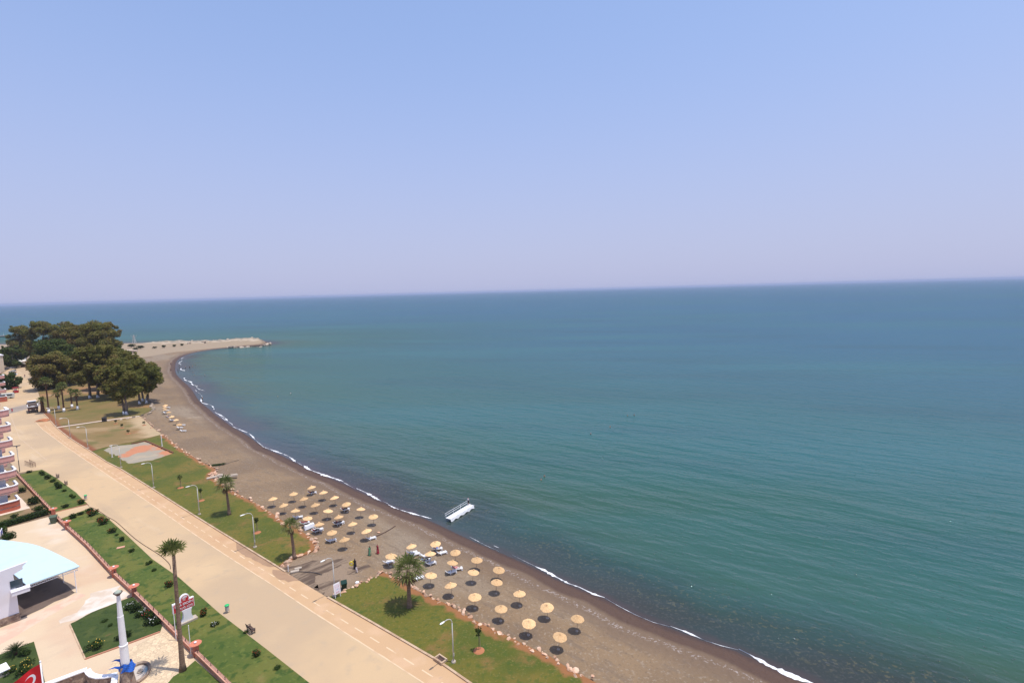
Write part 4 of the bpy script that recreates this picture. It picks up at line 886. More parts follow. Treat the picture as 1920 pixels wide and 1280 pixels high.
def person(label, loc, rz, pose='stand', top=None, bottom=None, dress=None, scarf=None, shorts=None, scale=1.0, group=None, arms=True):
    o = bpy.data.objects.new('person', BODY[pose]); C.objects.link(o); o.location = loc; o.rotation_euler = (0, 0, rz); o.scale = (scale,)*3; tag(o, label, 'person', group)
    def kid(me, nm):
        c = bpy.data.objects.new(nm, me); C.objects.link(c); c.parent = o
    kid(cached(('hair', pose, scarf), lambda: hair_mesh(pose, M[scarf] if scarf else M['hair'], bool(scarf))), 'headscarf' if scarf else 'hair')
    if top: kid(cached(('top', pose, top, arms), lambda: shirt_mesh(pose, M[top], arms)), 'shirt')
    if bottom: kid(cached(('bot', pose, bottom), lambda: trousers_mesh(pose, M[bottom])), 'trousers')
    if shorts: kid(cached(('sho', pose, shorts), lambda: trousers_mesh(pose, M[shorts], False)), 'shorts')
    if dress: kid(cached(('dre', dress), lambda: dress_mesh(M[dress])), 'dress')
    return o
person('woman in long green robe and dark headscarf walking on the sand', G(693.5,1041), 2.2, 'walk', top='dress_green', dress='dress_green', scarf='black_cloth', scale=1.02)
person('person in long dark red robe walking beside the green robed woman', G(708.5,1037.5), .6, 'walk', top='dress_red', dress='dress_red', scale=1.05)
person('person in black robe standing beside a yellow beach toy', G(666,1066), 1.2, 'stand', top='black_cloth', dress='black_cloth', scarf='black_cloth', scale=1.04)
person('small child in whitish clothes at the feet of black robed adult', G(669,1073), 2.0, 'walk', top='white_cloth', bottom='white_cloth', scale=.64)
p = G(659.5, 1064); t = thing('swim_ring', 'yellow inflatable beach toy held beside the black robed person', 'beach toy', (p.x, p.y, p.z+.75), 0)
mb = MB(); n1, n2 = 18, 10
mb.v = [((.30+.11*math.cos(2*math.pi*j/n2))*math.cos(2*math.pi*i/n1), .11*math.sin(2*math.pi*j/n2), (.30+.11*math.cos(2*math.pi*j/n2))*math.sin(2*math.pi*i/n1)) for i in range(n1) for j in range(n2)]
mb.f = [(i*n2+j, i*n2+(j+1) % n2, (i+1) % n1*n2+(j+1) % n2, (i+1) % n1*n2+j) for i in range(n1) for j in range(n2)]; mb.mi = [0]*len(mb.f); mb.build('ring', M['cloth_yellow'], t, smooth=True)
hd = MB(); hd.tube([(.28,0,.25),(.34,0,.45),(.28,0,.56)], [.08,.07,.09], n=8); hd.build('head', M['cloth_yellow'], t, smooth=True)
for key, lab, kw in [('a','sunbather in red lying on the farthest lounger',dict(top='dress_red', bottom='cloth_navy')), ('b','sunbather in dark clothes lying right of the far field middle',dict(top='cloth_maroon', bottom='black_cloth')), ('c','dark dressed sunbather on the left of the resting pair',dict(top='black_cloth', bottom='cloth_grey')),
        ('d','maroon dressed sunbather on the right of the resting pair',dict(top='dress_red', bottom='black_cloth')), ('e','sunbather in red and black lying nearest the lawn tip',dict(top='dress_red', bottom='black_cloth')), ('h','sunbather in maroon lying behind the sheeted loungers',dict(top='cloth_maroon', bottom='cloth_maroon')),
        ('o','dark haired sunbather with blue shorts lying nearest the water',dict(shorts='cloth_blue')), ('q','sunbather in bright blue shirt leaning back on a lounger',dict(top='cloth_blue', bottom='cloth_navy')), ('t','sunbather in pink leaning on the lounger by the rock side parasols',dict(top='cloth_pink', shorts='cloth_pink')),
        ('z3','distant dark dressed sunbather beside the grove parasols',dict(top='cloth_maroon', bottom='black_cloth'))]:
    p, rz = LOUNG[key]; person(lab, p, rz, 'recline', **kw)
SW = [(1020.8,893,'swimmer with bare shoulders, farther one of the pair off the jetty',1.0), (1014.8,899.5,'dark haired swimmer stretched in water, nearer one of the pair off the jetty',2.4), (1107.7,813.5,'swimmer with white cap alone in the open water',.5), (1144,800.5,'pale swimmer farther out than the white capped one',2.0),
      (1176.5,779.5,'dark headed swimmer, left one of the distant pair',0), (1189,778.3,'dark headed swimmer, right one of the distant pair',1), (361.7,699,'bather chest deep in the bay with light shoulders',1), (366,683.5,'bather farthest into the bay near the headland',2), (364,703.5,'reddish bather nearest the breaking foam in the bay',0),
      (384,703,'lone dark bather right of the bay group',1), (361,686.5,'bather beside the two wading ones in the bay',3), (521,743.5,'lone swimmer far out in the middle of the bay',0), (545,737.5,'pale swimmer splashing far out in the bay',2)]
for i, (x, y, lab, rz) in enumerate(SW):
    p = P(x, y, ZS); person(lab, (p.x, p.y, ZS-1.18), rz, 'stand' if i % 2 else 'walk', scarf='white_cloth' if i == 2 else None, top='white_cloth' if i == 12 else None)
for x, y, lab, kw, dz in [(333.8,695.5,'dark clad bather standing at the foam of the bay',dict(top='black_cloth', bottom='black_cloth'),-.1), (348,689.5,'left one of two dark bathers wading in the bay',dict(shorts='black_cloth'),-.6), (355.6,689.5,'right one of two dark bathers wading in the bay',dict(top='black_cloth', shorts='black_cloth'),-.6),
        (336,687.5,'bather standing in the foam nearest the headland',dict(shorts='cloth_navy'),-.2), (379.5,749.5,'bather standing in the breaking foam off the grove parasols',dict(shorts='black_cloth'),-.3)]:
    p = P(x, y, ZS); person(lab, (p.x, p.y, ZS+dz), random.uniform(0,6), 'stand', **kw)
for x, y, lab in [(320.5,684,'figure walking on the far beach below the headland'), (320.5,696,'distant figure on the beach nearest the grove')]:
    person(lab, G(x, y), 1.0, 'walk', top='cloth_maroon', bottom='cloth_navy')
person('pedestrian in brown walking in the middle of the street', P(46.6,707,.02), 2.2, 'walk', top='cloth_maroon', bottom='cloth_grey', scale=1.1)
person('dark figure standing in front of the white canopy', P(40.7,689,.02), 2.2, 'stand', top='black_cloth', bottom='black_cloth')
p = P(688,1081,0)
# ------------------------------------------------------------------ street lamps
def make_lamp():
    t = thing('street_lamp', '', 'street lamp'); h = 5.9
    a = MB(); a.cyl((0,0,-.1), (0,0,.16), .30, .26, 10); a.build('foot', M['cement'], t)
    a = MB(); a.tube([(0,0,.1), (0,0,2.6), (0,0,h-.9)], [.085,.07,.055], n=8); a.build('pole', M['galv'], t, smooth=True)
    a = MB(); a.tube([(0,0,h-.9)] + [(.9*(1-math.cos(q)), 0, h-.9+.75*math.sin(q)) for q in (.25,.5,.8,1.1,1.4)] + [(1.15,0,h-.15)], [.055]+[.048]*5+[.045], n=8); a.build('arm', M['galv'], t, smooth=True)
    a = MB(); Mr = Matrix.Rotation(.08, 4, 'Y'); 
    a.lathe([(.02,-.42),(.09,-.36),(.13,-.15),(.12,.10),(.06,.28),(.02,.33)], 10)
    Q = Matrix.Translation((1.42,0,h-.16)) @ Matrix.Rotation(R(-90), 4, 'Y') @ Matrix.Diagonal((.55,1,1,1))
    a.v = [tuple(Q @ Vector(v)) for v in a.v]; hd = a.build('lamp_head', M['lampglass'], t, smooth=True)
    a = MB(); a.box((0,.09,1.0), (.10,.10,.35)); a.build('service_hatch', M['galv'], t)
    return t
LP0 = make_lamp(); first = True
LPX = [(105.5,798,762,'curved street lamp where the footpath meets the kerb beside the whitewashed palms'), (132,821,781,'curved street lamp halfway along the dry lawn kerb'), (165,840,797,'curved street lamp at the kerb before the worn court'), (227,876,831,'curved street lamp beside the left court post'),
       (288.3,914,864,'curved street lamp at the kerb between the court and the saplings'), (374,964,905.5,'curved street lamp beside the staked sapling and the first palm'), (478.2,1025.4,957,'curved street lamp on the middle lawn next to the damp kerb stain'), (628,1117,1040,'curved street lamp behind the poster board'), (850.5,1240.6,1153,'nearest curved street lamp beside the concrete drain inlet')]
for i, (x, y, yt, lab) in enumerate(LPX):
    p = P(x, y, .08); d = min(range(len(kerbW)-1), key=lambda q: (kerbW[q]-p).length); tdir = (kerbW[d+1]-kerbW[d]).normalized(); nrm = Vector((tdir.y, -tdir.x, 0))
    if nrm.dot(Vector((-.6,-.8,0))) < 0: nrm = -nrm
    s = height_to(p, yt)/5.9; rz = math.atan2(nrm.y, nrm.x)
    if i == 0: o = LP0; o.location = p; o.rotation_euler = (0,0,rz); o.scale = (s,)*3; o['label'] = lab
    else: o = dup(LP0, p, rz, label=lab, scale=s)
    o['group'] = 'curved street lamps along the seafront kerb'
# flat topped lamp by the apartment block
p = P(37,884,.02); h = height_to(p, 836); t = thing('solar_lamp', 'slim lamp post with flat dark panel by the apartment block', 'lamp post', p, .6)
a = MB(); a.cyl((0,0,-.1), (0,0,h*.45), .09, .08, 8); a.build('lower_pole', M['dark'], t); a = MB(); a.cyl((0,0,h*.45), (0,0,h), .07, .06, 8); a.build('pole', M['galv'], t)
a = MB(); a.box((0,0,h+.06), (1.5,.7,.10)); a.build('solar_panel', M['dark'], t); a = MB(); a.box((0,0,h-.25), (.3,.3,.2)); a.build('lamp_head', M['cement'], t)
# volleyball posts
for x, y, yt, lab in ((210.5,857,836.5,'white volleyball post at the street end of the court'), (304,836.5,816.5,'white volleyball post at the beach end of the court')):
    p = P(x, y, .1); h = height_to(p, yt); t = thing('volleyball_post', lab, 'post', p, 0, 'volleyball posts')
    a = MB(); a.cyl((0,0,-.05), (0,0,h), .12, .10, 10); a.build('pole', M['white'], t); a = MB(); a.cyl((0,0,-.05), (0,0,.12), .3, .26, 10); a.build('foot', M['cement'], t)
    a = MB(); a.cyl((0,.1,h-.3), (0,.24,h-.3), .03, n=6); a.build('net_hook', M['galv'], t)
# saplings
def sapling(x, y, yt, lab, seed, rr=.55):
    p = P(x, y, .1); h = height_to(p, yt); t = thing('sapling', lab, 'sapling', p, 0, 'young trees on the lawn'); r_ = np.random.default_rng(seed)
    a = MB(); a.tube([(0,0,-.05),(.05,.02,h*.5),(.0,.0,h*.85)], [.05,.04,.02], n=6); a.build('trunk', M['bark'], t)
    leaf_cloud('crown', [(0,0,h*.86),(.15,.1,h*.75),(-.12,.1,h*.8),(0,-.15,h*.7)], [rr*.7,rr*.5,rr*.5,rr*.5], 140, .13, leaf_dark, t, rs=r_)
    a = MB(); a.cyl((.22,.1,-.05),(.1,.04,h*.7), .03, n=6); a.build('stake', M['wood'], t)
    a = MB(); a.lathe([(.75,-.02),(.6,.08),(.35,.14),(.1,.16)], 14); a.build('soil_mound', mat('turned_red_soil', (0.38,0.15,0.07), rough=.95) if 'turned_red_soil' not in M else M['turned_red_soil'], t)
M['turned_red_soil'] = mat('turned_red_soil', (0.38, 0.15, 0.07), rough=.95)
for q in [(898,1219,1173,'young tree with red soil mound beside the near rock edging',1,.6), (338.5,914,889,'sapling with whitened trunk between two middle lawn lamps',2,.8), (377,938,914,'sapling right behind the lamp near the first palm',3,.6), (482,998,968,'thin sapling just right of the lamp by the damp stain',4,.6)]: sapling(*q)
for i, (x, y, lab) in enumerate([(217,793,'tiny dark sapling nearest the footpath on the dry lawn'), (228.6,801,'tiny sapling second from the footpath on the dry lawn'), (240.5,812,'tiny round sapling in the middle of the dry lawn'), (270,796,'tiny sapling on the pale sandy rim of dry lawn')]): sapling(x, y+1, y-6, lab, 10+i, .8)
# ------------------------------------------------------------------ shrubs
def make_shrub(seed, m, fl=None, nfl=26):
    r_ = np.random.default_rng(seed); t = thing('shrub', '', 'shrub')
    cen = [(r_.uniform(-.45,.45), r_.uniform(-.45,.45), r_.uniform(.25,.62)) for _ in range(9)]; rad = [r_.uniform(.28,.45) for _ in range(9)]
    leaf_cloud('foliage', cen, rad, 420, .115, m, t, rs=r_, up=.5)
    st = MB()
    for k in range(5): st.cyl((0,0,-.05), cen[k], .03, .015, 5)
    st.build('stem', M['bark'], t)
    if fl:
        mb = MB()
        for _ in range(nfl):
            c = Vector(cen[int(r_.integers(9))]); d = Vector(r_.normal(size=3)).normalized(); d.z = abs(d.z)
            q = c + d*.40; mb.lathe([(.01,-.03),(.045,.0),(.025,.045)], 6, c=q)
        mb.build('blossom', fl, t)['kind'] = 'stuff'
    return t
PROTO = {}
def shrub(x, y, r, label, kind='g', z=.05, hs=1.0, group='shrubs along the street lawns'):
    spec = {'g': (1, leaf_bush, None, 0), 'g2': (2, leaf_bush, None, 0), 'r': (3, leaf_bush, M['redfl'], 26), 'r2': (7, leaf_bush, M['redfl'], 22), 'd': (4, leaf_dark, None, 0), 'w': (5, leaf_dark, M['whitefl'], 16), 'y': (6, leaf_bush, M['yelfl'], 9)}[kind]
    p = P(x, y, z); s = (r, r*random.uniform(.9,1.1), r*hs*random.uniform(.9,1.1)); rz = random.uniform(0, 6.28)
    if kind not in PROTO:
        o = make_shrub(*spec); PROTO[kind] = o; o.location = p; o.rotation_euler = (0,0,rz); o.scale = s; o['label'] = label
    else: o = dup(PROTO[kind], p, rz, label=label, scale=s)
    o['group'] = group
n_e = ['first','second','third','fourth','fifth','sixth','seventh','eighth','ninth','tenth']
for i, (x, y, r, k) in enumerate([(78,888,.9,'g'),(81,890.5,.8,'g2'),(88.5,898,1.15,'d'),(99.5,903,.95,'g'),(107.5,908.5,1.0,'g2'),(112.5,914.5,1.25,'d'),(121,921,.7,'g'),(132.5,930.5,.75,'g2'),(138,933,.7,'g')]):
    shrub(x, y, r, f'dark round shrub by the street on the upper lawn, {n_e[i]} from the far end', k)
shrub(150,944,1.2,'red flowering shrub at the corner of the upper lawn','r'); shrub(122,950.5,1.15,'low dark shrub inside the upper lawn near its lower edge','d', hs=.7); shrub(55,886,1.0,'dark shrub alone at the top edge of the upper lawn','d',hs=.7)
for x, y, r, k, lab, hs in [(168.5,960,1.0,'g','upright green shrub at the top corner of the lower lawn',1.3), (176,966,1.35,'r','wide red flowering shrub at the top of the lower lawn',1.0), (138.5,970,1.15,'d','dark low shrub left at the top of lower lawn',.8), (151,964,1.0,'d','flat dark shrub at the upper edge of lower lawn',.6),
        (188,975,.95,'r2','red tipped shrub second along the road edge of the lower lawn',1.1), (194.5,983,1.25,'r','large red flowering shrub before the road hose',1.1), (209,999,1.05,'r2','red topped round shrub beside the bending hose',1.15), (227.5,1014,.8,'d','dark small shrub with red tips near the pink slab',1.2),
        (247,1034,.7,'g','spiky green shrub mid way along the lower lawn',1.1), (279.5,1056.5,.75,'g2','loose green shrub left of the tall palm head',.9), (289,1069,.6,'g','small flat weed shrub behind the wall pillars',.6), (319,1098,.95,'r2','red dotted shrub just left of the tall palm trunk',1.2),
        (384,1152,.9,'r','red flowering shrub right of the sign',1.15), (403,1172,.75,'w','white dotted shrub nearest the bench',.8), (483,1227,.85,'r2','red dotted shrub nearest the bottom of the lower lawn',1.1), (219,1003,.5,'g','little weed shrub on the road edge by the hose',.6), (520,1252,.6,'g','small green tuft at the road edge near bottom',.6),
        (358,1124,.6,'g2','grassy tuft at the road edge behind the sign',.5), (461,1186,.5,'y','yellowish tuft right under the bench',.6)]: shrub(x, y, r, lab, k, hs=hs)
for x, y, r, k, lab, hs in [(178,1214,1.25,'y','rounded leafy bush in front corner of the dark garden bed',1.0), (238.5,1194,.85,'d','dark bush just right of the white column',1.2), (222,1198,.7,'d','dark bush just left of the white column',1.0), (246,1138,1.1,'w','white flowering bush at the wall end of the garden bed',.9), (256,1144,1.2,'d','dark bush second along the wall of the garden bed',.9),
        (266,1153,1.15,'w','white flowering bush midway along the wall',.9), (276,1159,1.2,'r2','brownish red bush along the wall in the garden bed',.9), (284,1168,1.2,'w','white flowering bush third along the wall',.9), (293,1168,1.0,'d','dark bush at the near wall end of the garden bed',.8), (196,1164,.6,'g','pale weed clump left of the column shaft',.5), (207,1172,.5,'g','low weed clump close behind the column',.5),
        (48,1226,1.0,'g2','green bush behind the cycad in the corner bed',1.0), (51,1247,.95,'y','yellow flowering bush near the flag top',1.0), (43,1262,1.1,'y','yellow flowering bush directly above the flag',1.0), (15,1262,.95,'y','yellow flowering bush beside the small stone block',1.1)]:
    shrub(x, y, r, lab, k, z=.07, hs=hs, group='bushes in the garden beds')
for x, y, r, k, lab, hs in [(42,923,1.3,'d','dark bush beside the middle balconies',1.0), (60.5,945,1.9,'d','large dark bush in the bare garden',.9), (73.5,957,1.5,'g','bright green bush by the hedge end',1.0), (28.5,969,1.1,'d','dark bush in front of the red plinth',.7), (19,708,2.4,'d','dark bush beside the parked cars',1.0)]:
    shrub(x, y, r, lab, k, hs=hs, group='bushes in the apartment garden')
for i, (x, y, r) in enumerate([(246,650.5,5.5),(264,653,5.2),(290,653,3.2),(308,651.2,4.2),(327.5,649.6,3.6),(342,647.6,3.6),(255,656,4)]):
    p = P(x, y, ZS+1.5); o = dup(PROTO['d'], p, random.uniform(0,6), label=f'dark coastal scrub bush on the headland, {n_e[i]} from the grove' if i < 6 else 'scrub bush beside the pale concrete block on headland', scale=(r*.95, r*.7, r*.6)); o['group'] = 'scrub bushes on the headland'
# cycad
p = P(29,1226,.07); t = thing('cycad', 'dark spiky cycad in the corner garden bed', 'cycad', p); a = MB(); a.lathe([(.22,-.05),(.24,.25),(.16,.5)], 10); a.build('trunk', M['trunk_dark'], t); V = []; F = []; T = []
for q in range(34):
    an = q*2.4; e = R(70-62*q/34); l = 1.55; d = Vector((math.cos(an)*math.cos(e), math.sin(an)*math.cos(e), math.sin(e))); sd_ = Vector((-math.sin(an), math.cos(an), 0))
    for s in range(9):
        f0 = s/9; f1 = (s+1)/9
        def pt(f): return Vector((0,0,.45)) + d*l*f - Vector((0,0,.55*f*f))
        c0 = pt(f0); c1 = pt(f1); wd = .17*math.sin(math.pi*min(.97, .12+f0*.88))
        for sg in (-1, 1):
            o = len(V); V += [c0, c1, c1+sd_*sg*wd+d*.1]; F.append((o,o+1,o+2)); T += [random.uniform(0,.5)]*3
me = bpy.data.meshes.new('crown'); me.from_pydata([tuple(v) for v in V], [], F); attr(me, 'tint', T); me.materials.append(leaf_dark); o = bpy.data.objects.new('crown', me); C.objects.link(o); o.parent = t
# hedges
def hedge(px, w_, h, lab, n):
    pts = [P(x, y, .05) for x, y in px]; c0 = pts[0]; t = thing('hedge', lab, 'hedge', c0, 0); cen = []; rad = []
    core = MB()
    for a_, b_ in zip(pts[:-1], pts[1:]):
        L_ = (b_-a_).length; m_ = max(2, int(L_/.7)); d = (b_-a_).normalized()
        core.box(((a_+b_)/2 - c0 + Vector((0,0,h*.42))), (L_, w_*.7, h*.84), rz=math.atan2(d.y, d.x))
        for k in range(m_+1):
            for s in (-.3, .3):
                for zz_ in (.3, .75): q = a_.lerp(b_, k/m_) - c0 + Vector((-d.y, d.x, 0))*s*w_ + Vector((0,0,h*zz_)); cen.append(tuple(q)); rad.append(w_*.34)
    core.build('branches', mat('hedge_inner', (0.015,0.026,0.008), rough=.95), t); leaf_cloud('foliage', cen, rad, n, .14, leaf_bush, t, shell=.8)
hedge([(-45,1008),(0,989),(88,963)], 1.4, 1.15, 'long clipped hedge between the bare garden and the paved yard', 3800)
hedge([(-6,1004),(9,1000)], 1.5, 1.5, 'short clipped hedge block behind the blue sign', 900); hedge([(8,1012),(23,1007)], 1.5, 1.1, 'short low hedge block at the blue roof edge', 800)
# ------------------------------------------------------------------ boundary walls
def boundary_wall(px, h, lab, pillars, m=None):
    pts = [P(x, y, h) for x, y in px]; pts = [Vector((p.x, p.y, 0)) for p in pts]; c0 = pts[0].copy(); t = thing('boundary_wall', lab, 'wall', c0, 0, 'salmon boundary walls')
    w_ = MB(); cp = MB(); q = [p - c0 for p in pts]
    for a, b in zip(q[:-1], q[1:]):
        d = (b-a); rz = math.atan2(d.y, d.x); mid = (a+b)/2
        w_.box(mid + Vector((0,0,h/2-.05)), (d.length, .26, h+.0), rz=rz); cp.box(mid + Vector((0,0,h-.01)), (d.length, .42, .10), rz=rz)
    w_.build('wall', M['pinkwall'], t); cp.build('coping', M['salmon'], t)
    posts = [p for p, _ in walk(q, 1.9, .9)]
    for p in posts: a = MB(); a.cyl(p + Vector((0,0,h)), p + Vector((0,0,h+.42)), .045, n=6); a.build('railing_post', M['brown'], t)
    for zz_ in (.20, .38):
        a = MB(); a.tube([p + Vector((0,0,h+zz_)) for p in q], .016, n=5); a.build('rail', M['dark'], t)
    for x, y in pillars:
        p = P(x, y, h+.3) - c0; p.z = 0
        a = MB(); a.box(p + Vector((0,0,.70)), (.62,.62,1.42), rz=.65); pr = a.build('pillar', M['terra'], t)
        a = MB(); a.lathe([(.30,1.42),(.62,1.52),(.72,1.62),(.66,1.66),(.2,1.64)], 16, c=p); a.build('planter_dish', M['terra'], pr)
        a = MB(); a.lathe([(.05,1.62),(.16,1.70),(.16,1.80),(.05,1.88)], 8, c=p); a.build('lamp_globe', M['white'], pr)
    return t
M['salmon'] = mat('salmon_coping', (0.56, 0.295, 0.205), [((0.47, 0.22, 0.15), 1.5, .48, .62, .7)], rough=.85)
boundary_wall([(108,969),(163,1018.5),(213,1072),(251,1106.5),(305,1159),(364,1217),(425,1276.5),(520,1369)], .75, 'long salmon wall with planter pillars between paved yard and lower lawn', [(125.6,982),(213.6,1069),(251.5,1104),(367,1213)])
boundary_wall([(29,884),(34,889),(66,923),(99,957)], .75, 'salmon garden wall beside the upper lawn and apartment garden', [(100,958)])
# pale pergola posts near the gate
# ------------------------------------------------------------------ blue roofed building with open carport
A_ = P(38,1162); B_ = P(0,1175.5); dfr = (B_-A_).normalized(); inn = Vector((dfr.y, -dfr.x, 0))
if inn.dot(Vector((-.3,1,0))) < 0: inn = -inn
bt = thing('flat_roofed_building', 'white building with pale blue metal roof, stone plinth and open carport', 'building', A_, 0)
def vplane(x, y):      # where the sight line meets the front wall plane
    d = ray(x, y); n_ = inn; t_ = n_.dot(A_ - Vector((0,0,H))) / n_.dot(d); return Vector((0,0,H)) + d*t_
roof3 = [P(149,1060.5,3.7), P(50,1096,3.9), P(24,1074,4.15)]
rn = (roof3[1]-roof3[0]).cross(roof3[2]-roof3[0]).normalized()
def rplane(x, y): d = ray(x, y); t_ = rn.dot(roof3[0]-Vector((0,0,H)))/rn.dot(d); return Vector((0,0,H))+d*t_
ro_px = [(149,1060.5),(50,1096),(24,1074),(-40,1097),(-100,1118),(-100,1010),(-40,1007),(0,1011),(23,1013.6),(51.5,1017.5),(63,1020),(75,1023.5),(92,1030.5),(109,1038.5),(124,1046),(137.5,1052.8)]
rp = [rplane(x, y)-A_ for x, y in ro_px]
mb = MB(); n = len(rp); mb.add(list(rp) + [p - Vector((0,0,.14)) for p in rp], [tuple(range(n)), tuple(range(2*n-1, n-1, -1))] + [(i, n+i, n+(i+1) % n, (i+1) % n) for i in range(n)])
rf = mb.build('roof', M['roofblue'], bt)
def on_roof(x, y): p = rplane(x, y) - A_; return p
wl = MB()
prof = [(-100,1210),(-100,1118),(0,1071),(51,1052.5),(42,1061.5),(43,1066),(24.5,1077),(30,1102),(38,1162)]
fp = [vplane(x, y)-A_ for x, y in prof]; n = len(fp); fp[-1].z = -.05; fp[0].z = -.05; bk = [p + inn*.28 for p in fp]
wl.add(fp + bk, [tuple(range(n)), tuple(range(2*n-1, n-1, -1))] + [(i, n+i, n+(i+1) % n, (i+1) % n) for i in range(n)]); wl.build('front_wall', M['wall_white'], bt)
sw = MB(); c0 = Vector((0,0,0)) + inn*.3; L_ = 9.0; sw.box(c0 + inn*L_/2 + dfr*.16 + Vector((0,0,2.05)), (.3, L_, 4.1), rz=math.atan2(inn.y, inn.x)-math.pi/2); sw.build('side_wall', M['wall_white'], bt)
bw = MB(); bw.box(inn*(L_+.3) + dfr*9 + Vector((0,0,2.0)), (18, .3, 4.0), rz=math.atan2(dfr.y, dfr.x)); bw.build('rear_wall', M['wall_white'], bt)
pf = MB(); pw_ = 16; pf.box(dfr*pw_/2 - inn*.05 + Vector((0,0,.55)), (pw_+.06, .16, 1.2), rz=math.atan2(dfr.y, dfr.x)); pf.build('stone_plinth', M['stone'], bt)
by = MB(); q = vplane(38,1103)-A_; by.box(q - inn*.5 + Vector((0,0,-.1)), (1.9, 1.0, .55), rz=math.atan2(dfr.y, dfr.x)); by.box(q - inn*.5 + Vector((0,0,.20)), (2.0, 1.1, .08), rz=math.atan2(dfr.y, dfr.x)); by.build('bay_sill', M['wall_white'], bt)
wn = MB(); q2 = vplane(31,1093)-A_; wn.box(q2 - inn*.04, (1.3, .08, 1.1), rz=math.atan2(dfr.y, dfr.x)); wn.build('window', M['glass'], bt)
for (x, y) in ((144,1110.5), (119.5,1092)):
    p = P(x, y) - A_; top = None
    # roof height above the post
    d0 = rn.dot(roof3[0]-A_-Vector((p.x,p.y,0)))/rn.z; a = MB(); a.cyl((p.x,p.y,-.05), (p.x,p.y,d0-.12), .06, n=8); a.build('carport_post', M['white'], bt)
for off_ in (.28, .62):
    a = MB(); q = [rplane(x, y)-A_ - Vector((0,0,off_)) + inn*.25 for x, y in ((146,1061.8),(100,1078),(52,1095.5))]; a.tube(q, .05, n=6); a.build('truss_rail', M['white'], bt)
tr_ = MB()
for k in range(12):
    f0 = k/12; f1 = (k+.5)/12; A1 = rplane(146,1061.8)-A_+inn*.25; B1 = rplane(52,1095.5)-A_+inn*.25
    tr_.cyl(A1.lerp(B1, f0)-Vector((0,0,.28)), A1.lerp(B1, f1)-Vector((0,0,.62)), .025, n=5); tr_.cyl(A1.lerp(B1, f1)-Vector((0,0,.62)), A1.lerp(B1, f0+1/12)-Vector((0,0,.28)), .025, n=5)
tr_.build('truss_web', M['white'], bt)
# blue sign on the hedge
p = P(4,1010); t = thing('notice_board', 'blue notice board with white frame in front of hedge block', 'sign', p, -.9)
a = MB(); a.box((0,0,1.35), (2.0,.08,.9)); bd = a.build('panel', M['blue_sign'], t)
a = MB()
for z in (.88, 1.82): a.box((0,0,z), (2.16,.10,.07))
for s in (-1.05, 1.05): a.box((s,0,1.35), (.07,.10,.87))
a.build('frame', M['white'], t)
for s in (-.8, .8): a = MB(); a.cyl((s,.06,-.05), (s,.06,.95), .04, n=6); a.build('leg', M['white'], t)
